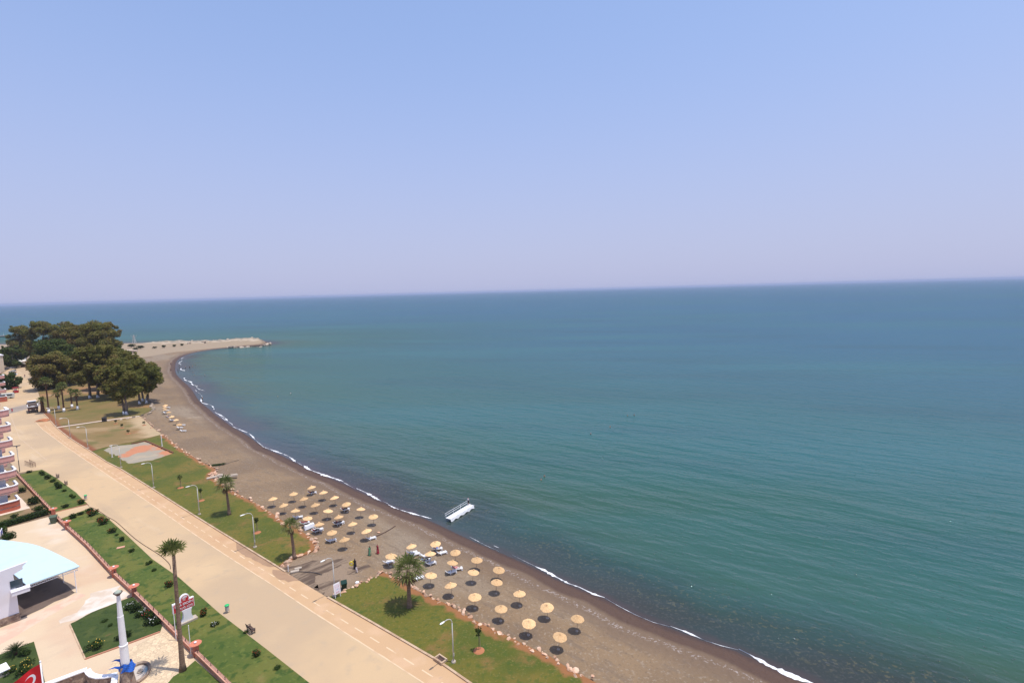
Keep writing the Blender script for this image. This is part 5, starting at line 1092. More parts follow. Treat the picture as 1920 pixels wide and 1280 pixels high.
# ------------------------------------------------------------------ apartment blocks
def apartment(corner_px, u, n_, floors, fh, lab, rim0, depth_u, len_n, stack2=None, ncol=1):
    c0 = P(*corner_px); t = thing('apartment_block', lab, 'apartment building', c0, 0)
    u = Vector((u[0], u[1], 0)).normalized(); n_ = Vector((n_[0], n_[1], 0)).normalized(); rzu = math.atan2(u.y, u.x)
    top = rim0 + fh*(floors-1) + 2.6
    body = MB(); b0 = u*2.3 + n_*1.7; Lu = depth_u; Ln = len_n
    poly = [b0, b0+u*Lu, b0+u*Lu+n_*Ln, b0+n_*Ln]; body.prism([(p.x, p.y) for p in poly], -.1, top-1.7); body.build('wall', M['wall_white'], t)
    rfm = MB(); g = .6; poly = [b0-u*g-n_*g, b0+u*(Lu+g)-n_*g, b0+u*(Lu+g)+n_*(Ln+g), b0-u*g+n_*(Ln+g)]; rfm.prism([(p.x, p.y) for p in poly], top-1.7, top-1.4); rfm.build('roof', M['pink'], t)
    for k in range(floors):
        for cidx in range(ncol):
            zr = rim0 + fh*k; sh = u*(cidx*11.0)
            D = 4.6 if cidx == 0 else 5.5; W = 9.5 if cidx == 0 else 2.2; rr = 1.1
            def rim(off):  # outline of the balcony edge, rounded at the corner
                pts = [n_*W + u*off] + [u*off + n_*(rr+.0)]
                for q in range(5): a = q/4*math.pi/2; pts.append(u*(rr - (rr-off)*math.cos(a)) + n_*(rr - (rr-off)*math.sin(a)))
                pts += [u*(D) + n_*off]
                return [p + sh for p in pts]
            outer = rim(0); inner = rim(.22)
            fl = MB(); poly = [(p.x, p.y) for p in outer] + [((u*D+n_*W+sh).x, (u*D+n_*W+sh).y)]; fl.prism(poly, zr-1.35, zr-1.12); bal = fl.build('balcony', M['grey'], t)
            pr = MB(); m_ = len(outer); z0 = zr-1.50 if k or cidx else -.1
            for i in range(m_-1):
                a, b, c, d = outer[i]-Vector((0,0,0)), outer[i+1], inner[i+1], inner[i]
                e = .0
                pr.add([(a.x,a.y,z0),(b.x,b.y,z0),(c.x,c.y,z0),(d.x,d.y,z0),(a.x,a.y,zr-.06),(b.x,b.y,zr-.06),(c.x,c.y,zr-.06),(d.x,d.y,zr-.06)], [(0,1,5,4),(2,3,7,6),(3,2,1,0),(4,5,6,7)])
            pr.build('parapet', M['brick'] if k == 0 and cidx == 0 else M['pink'], bal)
            cp = MB(); o1 = rim(-.10); i1 = rim(.40)
            for i in range(m_-1):
                a, b, c, d = o1[i], o1[i+1], i1[i+1], i1[i]
                cp.add([(a.x,a.y,zr-.055),(b.x,b.y,zr-.055),(c.x,c.y,zr-.055),(d.x,d.y,zr-.055),(a.x,a.y,zr+.08),(b.x,b.y,zr+.08),(c.x,c.y,zr+.08),(d.x,d.y,zr+.08)], [(0,1,5,4),(2,3,7,6),(3,2,1,0),(4,5,6,7)])
            cp.build('white_rim', M['white'], bal)
            if cidx == 0:
                wn = MB(); c = u*2.24 + n_*4.6 + Vector((0,0,zr+.15)); wn.box(c, (.1, 1.9, 2.1), rz=rzu); f = wn.build('balcony_door', M['glass'], t)
                fr = MB()
                for s in (-1, 1): fr.box(c + n_*s*1.0, (.16,.1,2.3), rz=rzu)
                fr.build('frame', M['white'], f)
    return t
UD = (P(200,865)-P(288,917)).normalized(); ND = Vector((-UD.y, UD.x, 0))
if ND.x > 0: ND = -ND
M['plinth'] = mat('pale_paved_apron', (0.62, 0.50, 0.40), rough=.9)
apartment((40.8,953.5), UD, ND, 7, 3.36, 'tall apartment block with stacked rounded pink balconies and white rims', 2.15, 22, 14, ncol=2)
ap = sheet('paved_apron', [P(40.8,953.5) + ND*12 - UD*1.2, P(40.8,953.5) - UD*1.2 - ND*1.2, P(40.8,953.5) + UD*9 - ND*1.2, P(40.8,953.5) + UD*9 + ND*12], .062, M['plinth'], step=1.5)
apartment((15,752), UD, ND, 4, 3.3, 'lower apartment block farther down the street with pink balconies', 2.4, 14, 14)
apartment((2,705), UD, ND, 4, 3.2, 'distant apartment block with pink balconies behind the dark tree', 2.2, 12, 14)
# beige house at the street end
p = P(9,697); t = thing('beige_house', 'beige house with teal roof parapet at the end of the street', 'house', p, math.atan2(UD.y, UD.x))
a = MB(); a.box((6,6,5.5), (12,12,11)); a.build('wall', mat('beige_render', (0.66,0.55,0.42), [((0.56,0.45,0.34), .5, .5, .65, .6)], rough=.85), t)
a = MB(); a.box((6,6,11.25), (12.8,12.8,.5)); rfh = a.build('roof', M['wall_white'], t); a = MB(); a.box((-.1,8.5,5), (.2,5,9.6)); a.build('pink_panel', M['pink'], t)
for z in (2.6, 5.8, 9.0): a = MB(); a.box((-.05,4,z), (.16,1.4,1.5)); f = a.build('window', M['glass'], t); a = MB(); a.box((-.08,4,z-.82), (.3,1.8,.12)); a.build('sill', M['white'], f)
# ------------------------------------------------------------------ red sign on white pedestal
p = P(352,1168,.06); q = P(345.5,1171,.06); sdir = (P(361,1127,2.6)-P(326,1142,2.6)); sdir.z = 0; Lw = sdir.length*1.14; rz = math.atan2(sdir.y, sdir.x)
cpos = (P(361,1127,2.6)+P(326,1142,2.6))/2; t = thing('holiday_village_sign', 'red sign board with white lettering and round emblem on white pedestal', 'sign', (cpos.x, cpos.y, .06), rz)
px_ = .35
a = MB()
for z0, z1, w0, w1 in ((0.25,.6,1.5,1.15),(.6,1.1,1.15,.95),(1.1,1.65,.95,1.0),(1.65,1.95,1.0,1.25)): a.add([(px_+sx*w_/2, sy*.24, z) for z, w_ in ((z0,w0),(z1,w1)) for sx, sy in ((-1,-1),(1,-1),(1,1),(-1,1))], [(3,2,1,0),(4,5,6,7),(0,1,5,4),(1,2,6,5),(2,3,7,6),(3,0,4,7)])
a.build('pedestal', M['white'], t)
a = MB(); a.box((px_,0,.12), (2.3,1.0,.26)); a.build('base_slab', M['cement'], t)
a = MB(); a.box((0,0,2.62), (Lw,.34,1.34)); brd = a.build('board', M['white'], t)
a = MB(); a.box((0,-.185,2.58), (Lw-.16,.03,1.14)); rp_ = a.build('red_panel', M['red'], brd)
a = MB(); Q = Matrix.Translation((px_-.15,0,3.50)) @ Matrix.Rotation(R(90), 4, 'X'); a.cyl((0,0,-.17), (0,0,.17), .60, n=28); a.v = [tuple(Q @ Vector(v)) for v in a.v]; em = a.build('round_emblem', M['white'], t)
a = MB(); a.cyl((0,0,.172), (0,0,.19), .47, n=28); a.v = [tuple(Q @ Vector(v)) for v in a.v]; a.build('emblem_disc', M['red'], em)
a = MB()       # the white sweep inside the emblem: an arc with fingers
arc = [(.34*math.cos(R(g)), .30*math.sin(R(g))) for g in range(165, 15, -10)]; vs = []
for i, (x, z) in enumerate(arc): k = .10*math.sin(math.pi*(i+.6)/len(arc))+.02; vs += [(x, z+k, .196), (x, z-k, .196)]
a.add(vs, [(2*i, 2*i+1, 2*i+3, 2*i+2) for i in range(len(arc)-1)])
for x in (-.18,-.06,.06): a.add([(x-.03,.12,.196),(x+.03,.16,.196),(x-.03,-.20,.196),(x-.09,-.22,.196)], [(0,3,2,1)])
a.v = [tuple(Q @ Vector(v)) for v in a.v]; a.build('emblem_mark', M['flagwhite'], em)
def lettering(txt, size, loc, par, m, rot=(R(90),0,0), width=None):
    cu = bpy.data.curves.new('lettering', 'FONT'); cu.body = txt; cu.size = size; cu.align_x = 'CENTER'; cu.align_y = 'CENTER'; cu.extrude = .012; cu.offset = .012*size
    o = bpy.data.objects.new('lettering', cu); C.objects.link(o); bpy.context.view_layer.update()
    me = bpy.data.meshes.new_from_object(o.evaluated_get(bpy.context.evaluated_depsgraph_get())); bpy.data.objects.remove(o)
    me.materials.clear(); me.materials.append(m); r = bpy.data.objects.new('lettering', me); C.objects.link(r); r.parent = par; r.location = loc; r.rotation_euler = rot
    if width:
        xsx = [v.co.x for v in me.vertices]; w_ = max(xsx)-min(xsx); r.scale = (width/w_, 1, 1)
    return r
lettering('RIZA ERDEN', .46, (.02,-.215,2.84), brd, M['flagwhite'], width=Lw-.42)
lettering('TATİL KÖYÜ', .40, (.30,-.215,2.28), brd, M['flagwhite'], width=(Lw-.42)*.72)
# thin white poles by the sign
for x, y, yt, lab in ((330.5,1200,1136,'thin white pole rising from the wall left of the palm trunk'), (358.5,1228,1172,'short thin white pole beside the wall right of the palm trunk')):
    p = P(x, y, .05); t = thing('white_pole', lab, 'pole', p, 0, 'thin white poles at the wall'); h = height_to(p, yt)
    a = MB(); a.cyl((0,0,-.05), (0,0,h), .05, .04, 8); a.build('pole', M['white'], t); a = MB(); a.cyl((0,0,h), (0,0,h+.06), .055, .03, 8); a.build('cap', M['white'], t)
# ------------------------------------------------------------------ white column
p = P(240.5,1292,.02); h = height_to(p, 1107); k = h/11.5
t = thing('white_column', 'tall tapering white column on a stone pedestal, bowl on its top', 'column', p, .4)
a = MB(); a.lathe([(.85,-.1),(.80,.9),(.66,2.0),(.60,2.9*k)], 14); a.build('stone_pedestal', M['stone'], t)
a = MB(); a.lathe([(.44,2.9*k),(.40,5.2*k)], 28); a.build('lower_drum', M['white'], t, smooth=False)
a = MB(); a.lathe([(.43,5.2*k),(.43,5.32*k),(.345,5.34*k),(.30,8.55*k)], 28); a.build('middle_drum', M['white'], t)
a = MB(); a.lathe([(.315,8.55*k),(.315,8.63*k),(.28,8.64*k),(.18,11.0*k)], 8); a.build('faceted_shaft', M['white'], t)
a = MB(); a.lathe([(.12,10.9*k),(.20,11.02*k),(.46,11.32*k),(.40,11.36*k),(.18,11.2*k)], 12); a.build('bowl', M['brown'], t)
a = MB(); a.lathe([(.36,11.30*k),(.30,11.42*k),(.14,11.55*k),(.03,11.58*k)], 10); a.build('bowl_cap', mat('verdigris', (0.36,0.40,0.33), rough=.8), t)
# blue cloth tied round it
bc = thing('blue_cloth', 'torn blue cloth tied round the foot of the white column', 'cloth', (p.x, p.y, p.z+2.9*k), .4)
a = MB(); n1 = 26
for i in range(n1+1):
    c = 2*math.pi*i/n1
    for j in range(6): r = .54 + .09*math.sin(5*c+j) + .10*j/5 + (.30*max(0, math.cos(c+.2))*j/5); a.v.append((r*math.cos(c), r*math.sin(c), .34 - .17*j + .10*math.sin(3*c)))
a.f = [(i*6+j, (i+1)*6+j, (i+1)*6+j+1, i*6+j+1) for i in range(n1) for j in range(5)]; a.mi = [0]*len(a.f)
for z, L_, dy in ((.55,1.5,.4), (.05,1.7,-.2)):
    a.add([(-.50,dy,z+.1),(-.52,dy-.1,z-.25),(-1.0,dy+.05,z-.02),(-L_,dy+.2,z-.06),(-1.0,dy+.15,z+.12)], [(0,1,2,4),(4,2,3)])
a.build('knotted_cloth', M['blue'], bc)
# mosaic pool
p = P(257,1263,.02); t = thing('round_pool', 'small oval stone rimmed pool with pale blue tiles and a rock', 'pool', p, .5)
a = MB(); a.lathe([(1.38,0),(1.38,.28),(1.22,.32),(1.10,.28),(1.10,.05)], 30); a.v = [(x*1.0, y*1.5, z) for x, y, z in a.v]; a.f = a.f[:-2]; a.mi = a.mi[:-2]; a.build('stone_rim', M['stone'], t)
a = MB(); a.lathe([(1.12,.03),(.9,.10),(.3,.12)], 30); a.v = [(x*1.0, y*1.5, z) for x, y, z in a.v]; a.build('tiled_basin', mat('pale_blue_tiles', (0.50,0.43,0.36), [((0.28,0.42,0.46), .5, .5, .56, .9)], rough=.5), t)
o = bpy.data.objects.new('boulder', RG[0]); C.objects.link(o); o.location = (p.x+.2, p.y+.3, .25); o.scale = (.6,.4,.35); tag(o, 'dark grey rock lying in the small tiled pool', 'boulder')
# stone wall with white coping
def capwall(px, h, lab):
    pts = [P(x, y, h) for x, y in px]; c0 = pts[0].copy(); c0.z = 0; t = thing('stone_wall', lab, 'wall', c0); q = [Vector((p.x, p.y, 0))-c0 for p in pts]
    s = MB(); c = MB(); n_ = len(q)
    for W, z0, z1, mb in ((.34, -.1, h-.12, s), (.62, h-.12, h, c)):
        vs = []
        for i, p_ in enumerate(q):
            tt = (q[min(i+1, n_-1)]-q[max(i-1, 0)]).normalized(); nn = Vector((-tt.y, tt.x, 0))
            for sg, z in ((1,z0),(1,z1),(-1,z1),(-1,z0)): vs.append(p_ + nn*sg*W/2 + Vector((0,0,z)))
        mb.add(vs, [(4*i+k_, 4*i+4+k_, 4*i+4+(k_+1) % 4, 4*i+(k_+1) % 4) for i in range(n_-1) for k_ in range(4)] + [(3,2,1,0), (4*n_-4,4*n_-3,4*n_-2,4*n_-1)])
    s.build('stonework', M['stone'], t); c.build('coping', M['white'], t)
capwall([(20,1309),(75,1285),(130,1264.5),(163,1252.5)], 1.6, 'straight rubble stone wall with white coping at the bottom edge')
capwall([(163.5,1254),(166,1259),(172,1264),(183,1267),(197,1266.5),(213,1263.5),(219,1262)], 1.6, 'curved rubble stone wall with white coping beside the column')
capwall([(216,1265),(214.5,1274),(212,1290),(208,1320)], 1.6, 'short stone wall stub with white coping running out of frame')
p = P(4,1262,.07); t = thing('stone_block', 'pale stone block with flat slab top in corner bed', 'stone block', p, -.6); a = MB(); a.box((0,0,.3), (1.7,1.0,.65)); a.build('block', M['cement'], t); a = MB(); a.box((0,0,.68), (1.9,1.2,.10)); a.build('slab', M['white'], t)
# ------------------------------------------------------------------ flag
fb = P(75.5,1240,10.0); t = thing('flagpole', 'white metal flagpole with ball top near the stone wall', 'flagpole', (fb.x, fb.y, 0))
a = MB(); a.cyl((0,0,0), (0,0,10.0), .085, .06, 12); a.build('pole', M['white'], t, smooth=True); a = MB(); a.lathe([(.02,9.98),(.08,10.02),(.08,10.08),(.02,10.13)], 10); a.build('finial', M['white'], t)
a = MB(); a.tube([(.12,0,9.7),(.12,-.02,1.2)], .012, n=5); a.build('halyard', M['galv'], t)
t = thing('flag', 'red flag with white crescent and star flying from the flagpole', 'flag', (fb.x-.07, fb.y-.02, 9.80))
fw, fhh = 3.2, 2.15; FD = Vector((-.90,-.42,0))
def fpt(u, v_, o_=0.0):      # u along the fly, v down the hoist
    s = u*fw; dp = .62*s*.62 + .05*s*s*.5
    wv = .16*math.sin(u*7.5+v_*1.4)*min(1, u*3); nn = Vector((FD.y, -FD.x, 0))
    return FD*s*.80 + nn*(wv + o_) + Vector((0, 0, -v_*fhh - dp + .05*math.sin(u*6)*u))
nu, nv = 40, 26; a = MB(); a.v = [tuple(fpt(i/nu, j/nv)) for i in range(nu+1) for j in range(nv+1)]; a.f = [(i*(nv+1)+j, (i+1)*(nv+1)+j, (i+1)*(nv+1)+j+1, i*(nv+1)+j+1) for i in range(nu) for j in range(nv)]; a.mi = [0]*len(a.f)
cl = a.build('cloth', M['flagred'], t, smooth=True)
asp = fhh/fw
for sg in (-1, 1):
    a = MB(); n1 = 40; vs = []
    for i in range(n1+1):      # crescent between two circles
        g = R(38) + (2*math.pi - R(76))*i/n1; co = (math.cos(g), math.sin(g))
        x0, y0 = .5*asp + .25*asp*2*.5*co[0]*1.0, .5 + .25*co[1]
        g2 = math.atan2(.25*co[1], .25*co[0]-.0625); x1, y1 = .5*asp + (.0625+.2*math.cos(g2))*asp, .5 + .2*math.sin(g2)
        x0 = .5*asp + .25*co[0]*asp
        vs += [fpt(x0, y0, .006*sg), fpt(x1, y1, .006*sg)]
    a.add(vs, [(2*i, 2*i+1, 2*i+3, 2*i+2) for i in range(n1)]); a.build('crescent', M['flagwhite'], cl)
    a = MB(); vs = [fpt((.5+.34)*asp, .5, .006*sg)] + [fpt((.5+.34)*asp + (.125 if i % 2 == 0 else .05)*math.cos(math.pi+i*math.pi/5)*asp, .5 + (.125 if i % 2 == 0 else .05)*math.sin(math.pi+i*math.pi/5), .006*sg) for i in range(10)]
    a.add(vs, [(0, 1+i, 1+(i+1) % 10) for i in range(10)]); a.build('star', M['flagwhite'], cl)
# ------------------------------------------------------------------ benches, bins and small street things
def bench(x, y, rz, lab):
    p = P(x, y, .03); t = thing('park_bench', lab, 'bench', p, rz, 'dark wooden benches by the street')
    for k in range(3):
        a = MB(); a.box((0,-.18+.17*k,.45), (1.7,.13,.05)); 
        if k == 0: st = a
        else: st.v += []; o_ = len(st.v); st.v += a.v; st.f += [tuple(i+o_ for i in f) for f in a.f]; st.mi += a.mi
    st.build('seat', M['brown'], t)
    a = MB(); Mr = Matrix.Rotation(R(-12), 4, 'X')
    for k in range(3): a.box((0,.27+.03*k,.60+.15*k), (1.7,.05,.11), M=Mr)
    a.build('backrest', M['brown'], t)
    for s in (-.72, .72):
        a = MB(); a.box((s,-.18,.21), (.09,.09,.44)); a.box((s,.2,.21), (.09,.09,.44)); a.box((s,.0,.40), (.08,.5,.06)); a.box((s,.30,.65), (.07,.06,.55), M=Mr); a.box((s,-.02,.68), (.07,.5,.05)); a.box((s,-.22,.55), (.06,.06,.26)); a.build('leg', M['dark'], t)
bench(471,1183,2.45,'dark wooden bench on the road edge near the green topped bin'); bench(109,894.5,2.3,'dark bench at the road edge, farther of two by the upper lawn'); bench(124.5,907.5,2.3,'dark bench at the road edge, nearer of two by the upper lawn')
def pedbin(x, y, lab):
    p = P(x, y, .03); t = thing('litter_bin', lab, 'litter bin', p, .5, 'green topped litter bins')
    for s in (-.22, .22): a = MB(); a.cyl((s,0,0), (s,0,1.1), .035, n=6); a.build('leg', M['cement'], t)
    a = MB(); a.lathe([(.18,.30),(.20,.34),(.24,.92),(.22,.94)], 14); a.build('bucket', M['galv'], t); a = MB(); a.lathe([(.32,1.10),(.33,1.16),(.22,1.24),(.05,1.27)], 14); a.build('lid', M['green_bright'], t)
pedbin(426.5,1148,'bright green topped litter bin at the road edge near the bench'); pedbin(161,937,'green topped litter bin at the road edge of the upper lawn')
def wheelie(x, y, z, h, m, lab, rz):
    p = P(x, y, z) if z is not None else G(x, y); t = thing('wheeled_bin', lab, 'waste bin', p, rz); s = h/1.2
    a = MB(); a.add([(sx*w_/2*s, sy*w_*.55*s, zz_*s) for zz_, w_ in ((.08,.62),(1.02,.80)) for sx, sy in ((-1,-1),(1,-1),(1,1),(-1,1))], [(3,2,1,0),(4,5,6,7),(0,1,5,4),(1,2,6,5),(2,3,7,6),(3,0,4,7)]); a.box((0,0,1.0*s), (.88*s,.95*s,.07*s)); a.build('body', m, t)
    a = MB(); a.box((0,.02,1.10*s), (.86*s,.96*s,.08*s), M=Matrix.Rotation(.12, 4, 'X')); a.box((0,.50*s,1.04*s), (.7*s,.08*s,.08*s)); a.build('lid', m, t)
    for sx in (-.3, .3): a = MB(); a.cyl((sx*s-.04,.36*s,.10*s), (sx*s+.04,.36*s,.10*s), .11*s, n=12); a.build('wheel', M['dark'], t)
wheelie(645.5,1104,None,1.25,M['green_bin'],'dark green wheeled bin next to the poster board on the sand',.4); wheelie(101.2,980,.02,1.55,M['green_old'],'faded green waste bin by the wall gate in the yard',.5)
p = G(670,1095.5); t = thing('bucket', 'small blue and white bucket on the sand by the rocks', 'bucket', p); a = MB(); a.lathe([(.20,0),(.27,.36),(.25,.36)], 14); a.build('bucket_body', M['cloth_blue'], t); a = MB(); a.lathe([(.28,.34),(.30,.40),(.26,.46)], 14); a.build('rim', M['white'], t)
# poster board
b0 = P(628.6,1122,.1); b1 = P(639.5,1116.5,.1); d = (b1-b0); rz = math.atan2(d.y, d.x); w_ = d.length; t = thing('poster_board', 'leaning white poster board with faded print on white legs by the road', 'sign', b0, rz)
Mr = Matrix.Rotation(R(-10), 4, 'X')
a = MB(); a.box((w_/2,.20,1.35), (w_*1.05,.06,1.55), M=Mr); pn = a.build('panel', M['white'], t)
pr_ = mat('poster_print', (0.70,0.62,0.66), [((0.50,0.12,0.16), 3.2, .56, .62, .8), ((0.25,0.42,0.60), 2.1, .60, .66, .8)], rough=.5, coord='obj')
a = MB(); a.box((w_/2,.165,1.36), (w_*.86,.012,1.3), M=Mr); a.build('print', pr_, pn)
for s in (.06, w_-.06): a = MB(); a.cyl((s,0,-.05), (s,.14,.9), .04, n=6); a.build('leg', M['white'], t)
for s in (.06, w_-.06): a = MB(); a.cyl((s,.9,-.05), (s,.30,1.7), .03, n=6); a.build('strut', M['white'], t)
# drain inlet
p = P(826,1237,.1); t = thing('drain_inlet', 'concrete drain inlet box let into the kerb by nearest lamp', 'drain', p, math.atan2((kerbW[15]-kerbW[14]).y, (kerbW[15]-kerbW[14]).x))
a = MB()
for c, s in (((0,.42,.12),(1.5,.16,.3)), ((0,-.42,.12),(1.5,.16,.3)), ((-.67,0,.12),(.16,.68,.3)), ((.67,0,.12),(.16,.68,.3))): a.box(c, s)
a.build('concrete_frame', kerb_m, t); a = MB(); a.box((0,0,.03), (1.18,.68,.04)); a.build('grating', M['brown'], t)
# steel crowd barriers
p = P(58,873,.02); t = thing('crowd_barrier', 'rusty steel barrier frames standing by the road near the apartments', 'barrier', p, -.55)
for off_, nm in ((-.5,'frame'), (.5,'frame')):
    a = MB(); a.tube([(-2.6,off_,0),(-2.6,off_,1.2),(2.6,off_*.6,1.2),(2.6,off_*.6,0)], .05, n=6)
    for k in range(9): a.cyl((-2.1+.52*k,off_*.9,.1), (-2.1+.52*k,off_*.9,1.2), .03, n=5)
    a.build('frame', mat('rusty_steel', (0.20,0.12,0.085), rough=.7) if 'rusty' not in M else M['rusty'], t)
# black hose
hp = pl([(168,950),(178,953),(190,960),(200,967.5),(208,971.5),(217,976.5),(232,990),(250,1007),(268,1020),(285,1030.5),(300,1040),(312,1050),(319,1058),(320,1066)], .055)
sm = smooth_closed(hp, 2); a = MB(); a.tube(sm, .045, n=6); tag(a.build('hose', M['brown']), 'long dark hose curving along the road edge from the upper driveway', 'hose')
hp = [G(x, y) for x, y in [(693,1009),(700,1007),(710,1003.5),(722,998),(734,991),(741,986)]]; a = MB(); a.tube([q + Vector((0,0,.07)) for q in hp], .10, n=7); tag(a.build('drain_pipe', M['brown']), 'dark pipe lying on the sand towards the sea', 'pipe')
p = G(709.5,998.5); o = bpy.data.objects.new('boulder', RM[2]); C.objects.link(o); o.location = p + Vector((0,0,.1)); o.scale = (.35,.25,.22); tag(o, 'small white stone beside the dark beach pipe', 'stone')
hp = [G(x, y) for x, y in [(411,873.5),(425,869),(440,864.5),(448,862.5)]]; a = MB(); a.tube([q + Vector((0,0,.05)) for q in hp], .06, n=6); tag(a.build('thin_pipe', M['dark']), 'thin dark pipe on the sand beside beach weeds', 'pipe')
p = G(407,872); o = dup(PROTO['g'], p, .4, label='patch of green weeds growing on the sand by the rocks', scale=(2.8,1.3,.5)); o['group'] = 'beach weeds'
hp = [P(x, y, .03) for x, y in [(558,1071),(575,1072),(592,1073.5),(604,1077)]]; a = MB(); a.tube([q + Vector((0,0,.05)) for q in hp], .05, n=6); tag(a.build('buried_cable', M['dark']), 'dark cable crossing the churned soil by the beach access', 'cable')
a = P(553,1071.5,.02); t = thing('concrete_slab', 'pale concrete culvert slabs at the lawn tip by the kerb', 'slab', a, .4); mb = MB(); mb.box((0,0,.10), (1.3,.6,.20)); mb.box((.5,.8,.08), (1.1,.5,.16)); mb.build('slab', M['cement'], t); mb = MB(); mb.cyl((-1.0,.7,-.05), (-1.0,.7,1.0), .06, n=8); mb.build('marker_post', M['white'], t)
p = P(203,1009.5,.06) if False else P(226.5,1026,.06); mb = MB(); mb.box((0,0,.05), (1.2,.7,.08)); o = mb.build('paving_slab', M['salmon'], loc=p); o.rotation_euler = (0,0,.5); tag(o, 'pink paving slab lying in the grass of the lower lawn', 'slab')
# ------------------------------------------------------------------ jetty
j0 = P(838.5,977,ZS); j1 = P(884,949.5,ZS); d = (j1-j0); Lj = d.length; rz = math.atan2(d.y, d.x); t = thing('bathing_jetty', 'white bathing jetty with side railing standing in the shallows', 'jetty', j0, rz); Wj = 1.25
a = MB()
for k in range(int(Lj/.34)): a.box((k*.34+.17,-.25,.62), (.30,Wj,.07))
a.build('deck', M['plastic'], t)
a = MB(); a.box((Lj/2,-.25+Wj/2-.1,.52), (Lj,.1,.14)); a.box((Lj/2,-.25-Wj/2+.1,.52), (Lj,.1,.14)); a.build('beam', M['galv'], t)
a = MB(); nn = 30      # white sheeting hung over the side
for i in range(nn+1):
    for j in range(4): a.v.append((Lj*i/nn*.96, -.25-Wj/2-.04-.05*j+.04*math.sin(i*1.3), .66-.17*j*(1+.25*math.sin(i*.9))))
a.f = [(i*4+j, (i+1)*4+j, (i+1)*4+j+1, i*4+j+1) for i in range(nn) for j in range(3)]; a.mi = [0]*len(a.f); a.build('side_sheeting', M['plastic'], t)
for k in range(6):
    for sy in (Wj/2-.3, -Wj/2-.15): a = MB(); a.cyl((.4+k*(Lj-.8)/5, sy, -1.2), (.4+k*(Lj-.8)/5, sy, .6), .06, n=7); a.build('pile', M['galv'], t)
yr = Wj/2-.27
for k in range(4): a = MB(); a.cyl((.1+k*Lj*.87/3, yr, .6), (.1+k*Lj*.87/3, yr, 1.64), .035, n=7); a.build('railing_post', M['plastic'], t)
for z in (1.20, 1.62): a = MB(); a.tube([(-.25,yr,z),(Lj*.9,yr,z)], .032, n=6); a.build('rail', M['plastic'], t)
q = Matrix.Rotation(rz, 3, 'Z') @ Vector((Lj*.90, yr-.15, 0)); person('dark haired person standing at the seaward end of the jetty railing', (j0.x+q.x, j0.y+q.y, ZS+.66), rz, 'stand', top='white_cloth', shorts='black_cloth')
# ------------------------------------------------------------------ vehicles
tdir = (P(45,715)-P(62,770)).normalized(); rz = math.atan2(tdir.y, tdir.x)
p = P(63,774,.02); t = thing('flatbed_truck', 'pale open backed truck seen from behind, parked at the right kerb', 'truck', p, rz); t.scale = (1.22, 1.22, 1.28)
cream = mat('cream_truck_paint', (0.66,0.60,0.50), rough=.45); dkr = mat('dark_red_lamp', (0.25,0.01,0.01), rough=.3)
a = MB(); a.box((3.2,0,.95), (6.6,.9,.3)); a.box((.1,0,.62), (.15,2.4,.24)); a.build('chassis', M['dark'], t)
a = MB(); a.box((2.4,0,1.25), (4.8,2.6,.14)); a.box((2.4,1.26,1.75), (4.8,.08,.9)); a.box((2.4,-1.26,1.75), (4.8,.08,.9)); bed = a.build('cargo_bed', mat('dusty_truck_bed', (0.23,0.18,0.155), rough=.6), t)
a = MB(); a.box((2.4,1.26,2.24), (4.8,.14,.10)); a.box((2.4,-1.26,2.24), (4.8,.14,.10)); a.build('side_rail', M['white'], bed)
a = MB(); a.box((.0,0,1.65), (.08,2.6,.75)); tg = a.build('tailgate', M['brown'], t); a = MB(); a.box((-.02,0,2.08), (.16,2.66,.14)); a.build('top_rail', M['white'], tg)
a = MB(); a.add([(1.0+2.8*u_2, -1.1+2.2*v_2, 1.4+.65*math.sin(math.pi*u_2)*math.sin(math.pi*v_2)+.05*math.sin(u_2*20+v_2*13)) for u_2 in np.linspace(0,1,10) for v_2 in np.linspace(0,1,8)], [(i*8+j, (i+1)*8+j, (i+1)*8+j+1, i*8+j+1) for i in range(9) for j in range(7)]); a.build('cargo', M['grey'], t)
a = MB(); a.box((5.85,0,1.75), (1.9,2.45,1.6)); a.add([(x,y,z) for z, x0, x1, w_ in ((2.55,4.95,6.8,1.22),(3.15,5.05,6.35,1.12)) for x, y in ((x0,-w_),(x1,-w_),(x1,w_),(x0,w_))], [(3,2,1,0),(4,5,6,7),(0,1,5,4),(1,2,6,5),(2,3,7,6),(3,0,4,7)]); cab = a.build('cab', mat('brown_cab_paint', (0.25,0.19,0.16), rough=.4), t)
a = MB(); a.box((5.0,0,2.72), (.06,1.7,.55)); a.build('rear_window', M['glass'], cab)
a = MB(); a.box((5.7,0,3.2), (1.5,2.3,.10)); a.build('cab_roof', M['white'], cab)
for sy in (-1.05, 1.05):
    a = MB(); a.box((-.02,sy,1.05), (.10,.36,.16)); a.build('tail_lamp', dkr, t)
    for wx in (1.2, 5.9):
        a = MB(); a.cyl((wx,sy-.16,.48), (wx,sy+.16,.48), .48, n=18); wh_ = a.build('wheel', M['dark'], t); a = MB(); a.cyl((wx,sy-.175,.48), (wx,sy+.175,.48), .22, n=12); a.build('hub', M['galv'], wh_)
    a = MB(); a.box((6.3,sy*1.25,2.4), (.12,.24,.42)); a.build('mirror', M['dark'], cab)
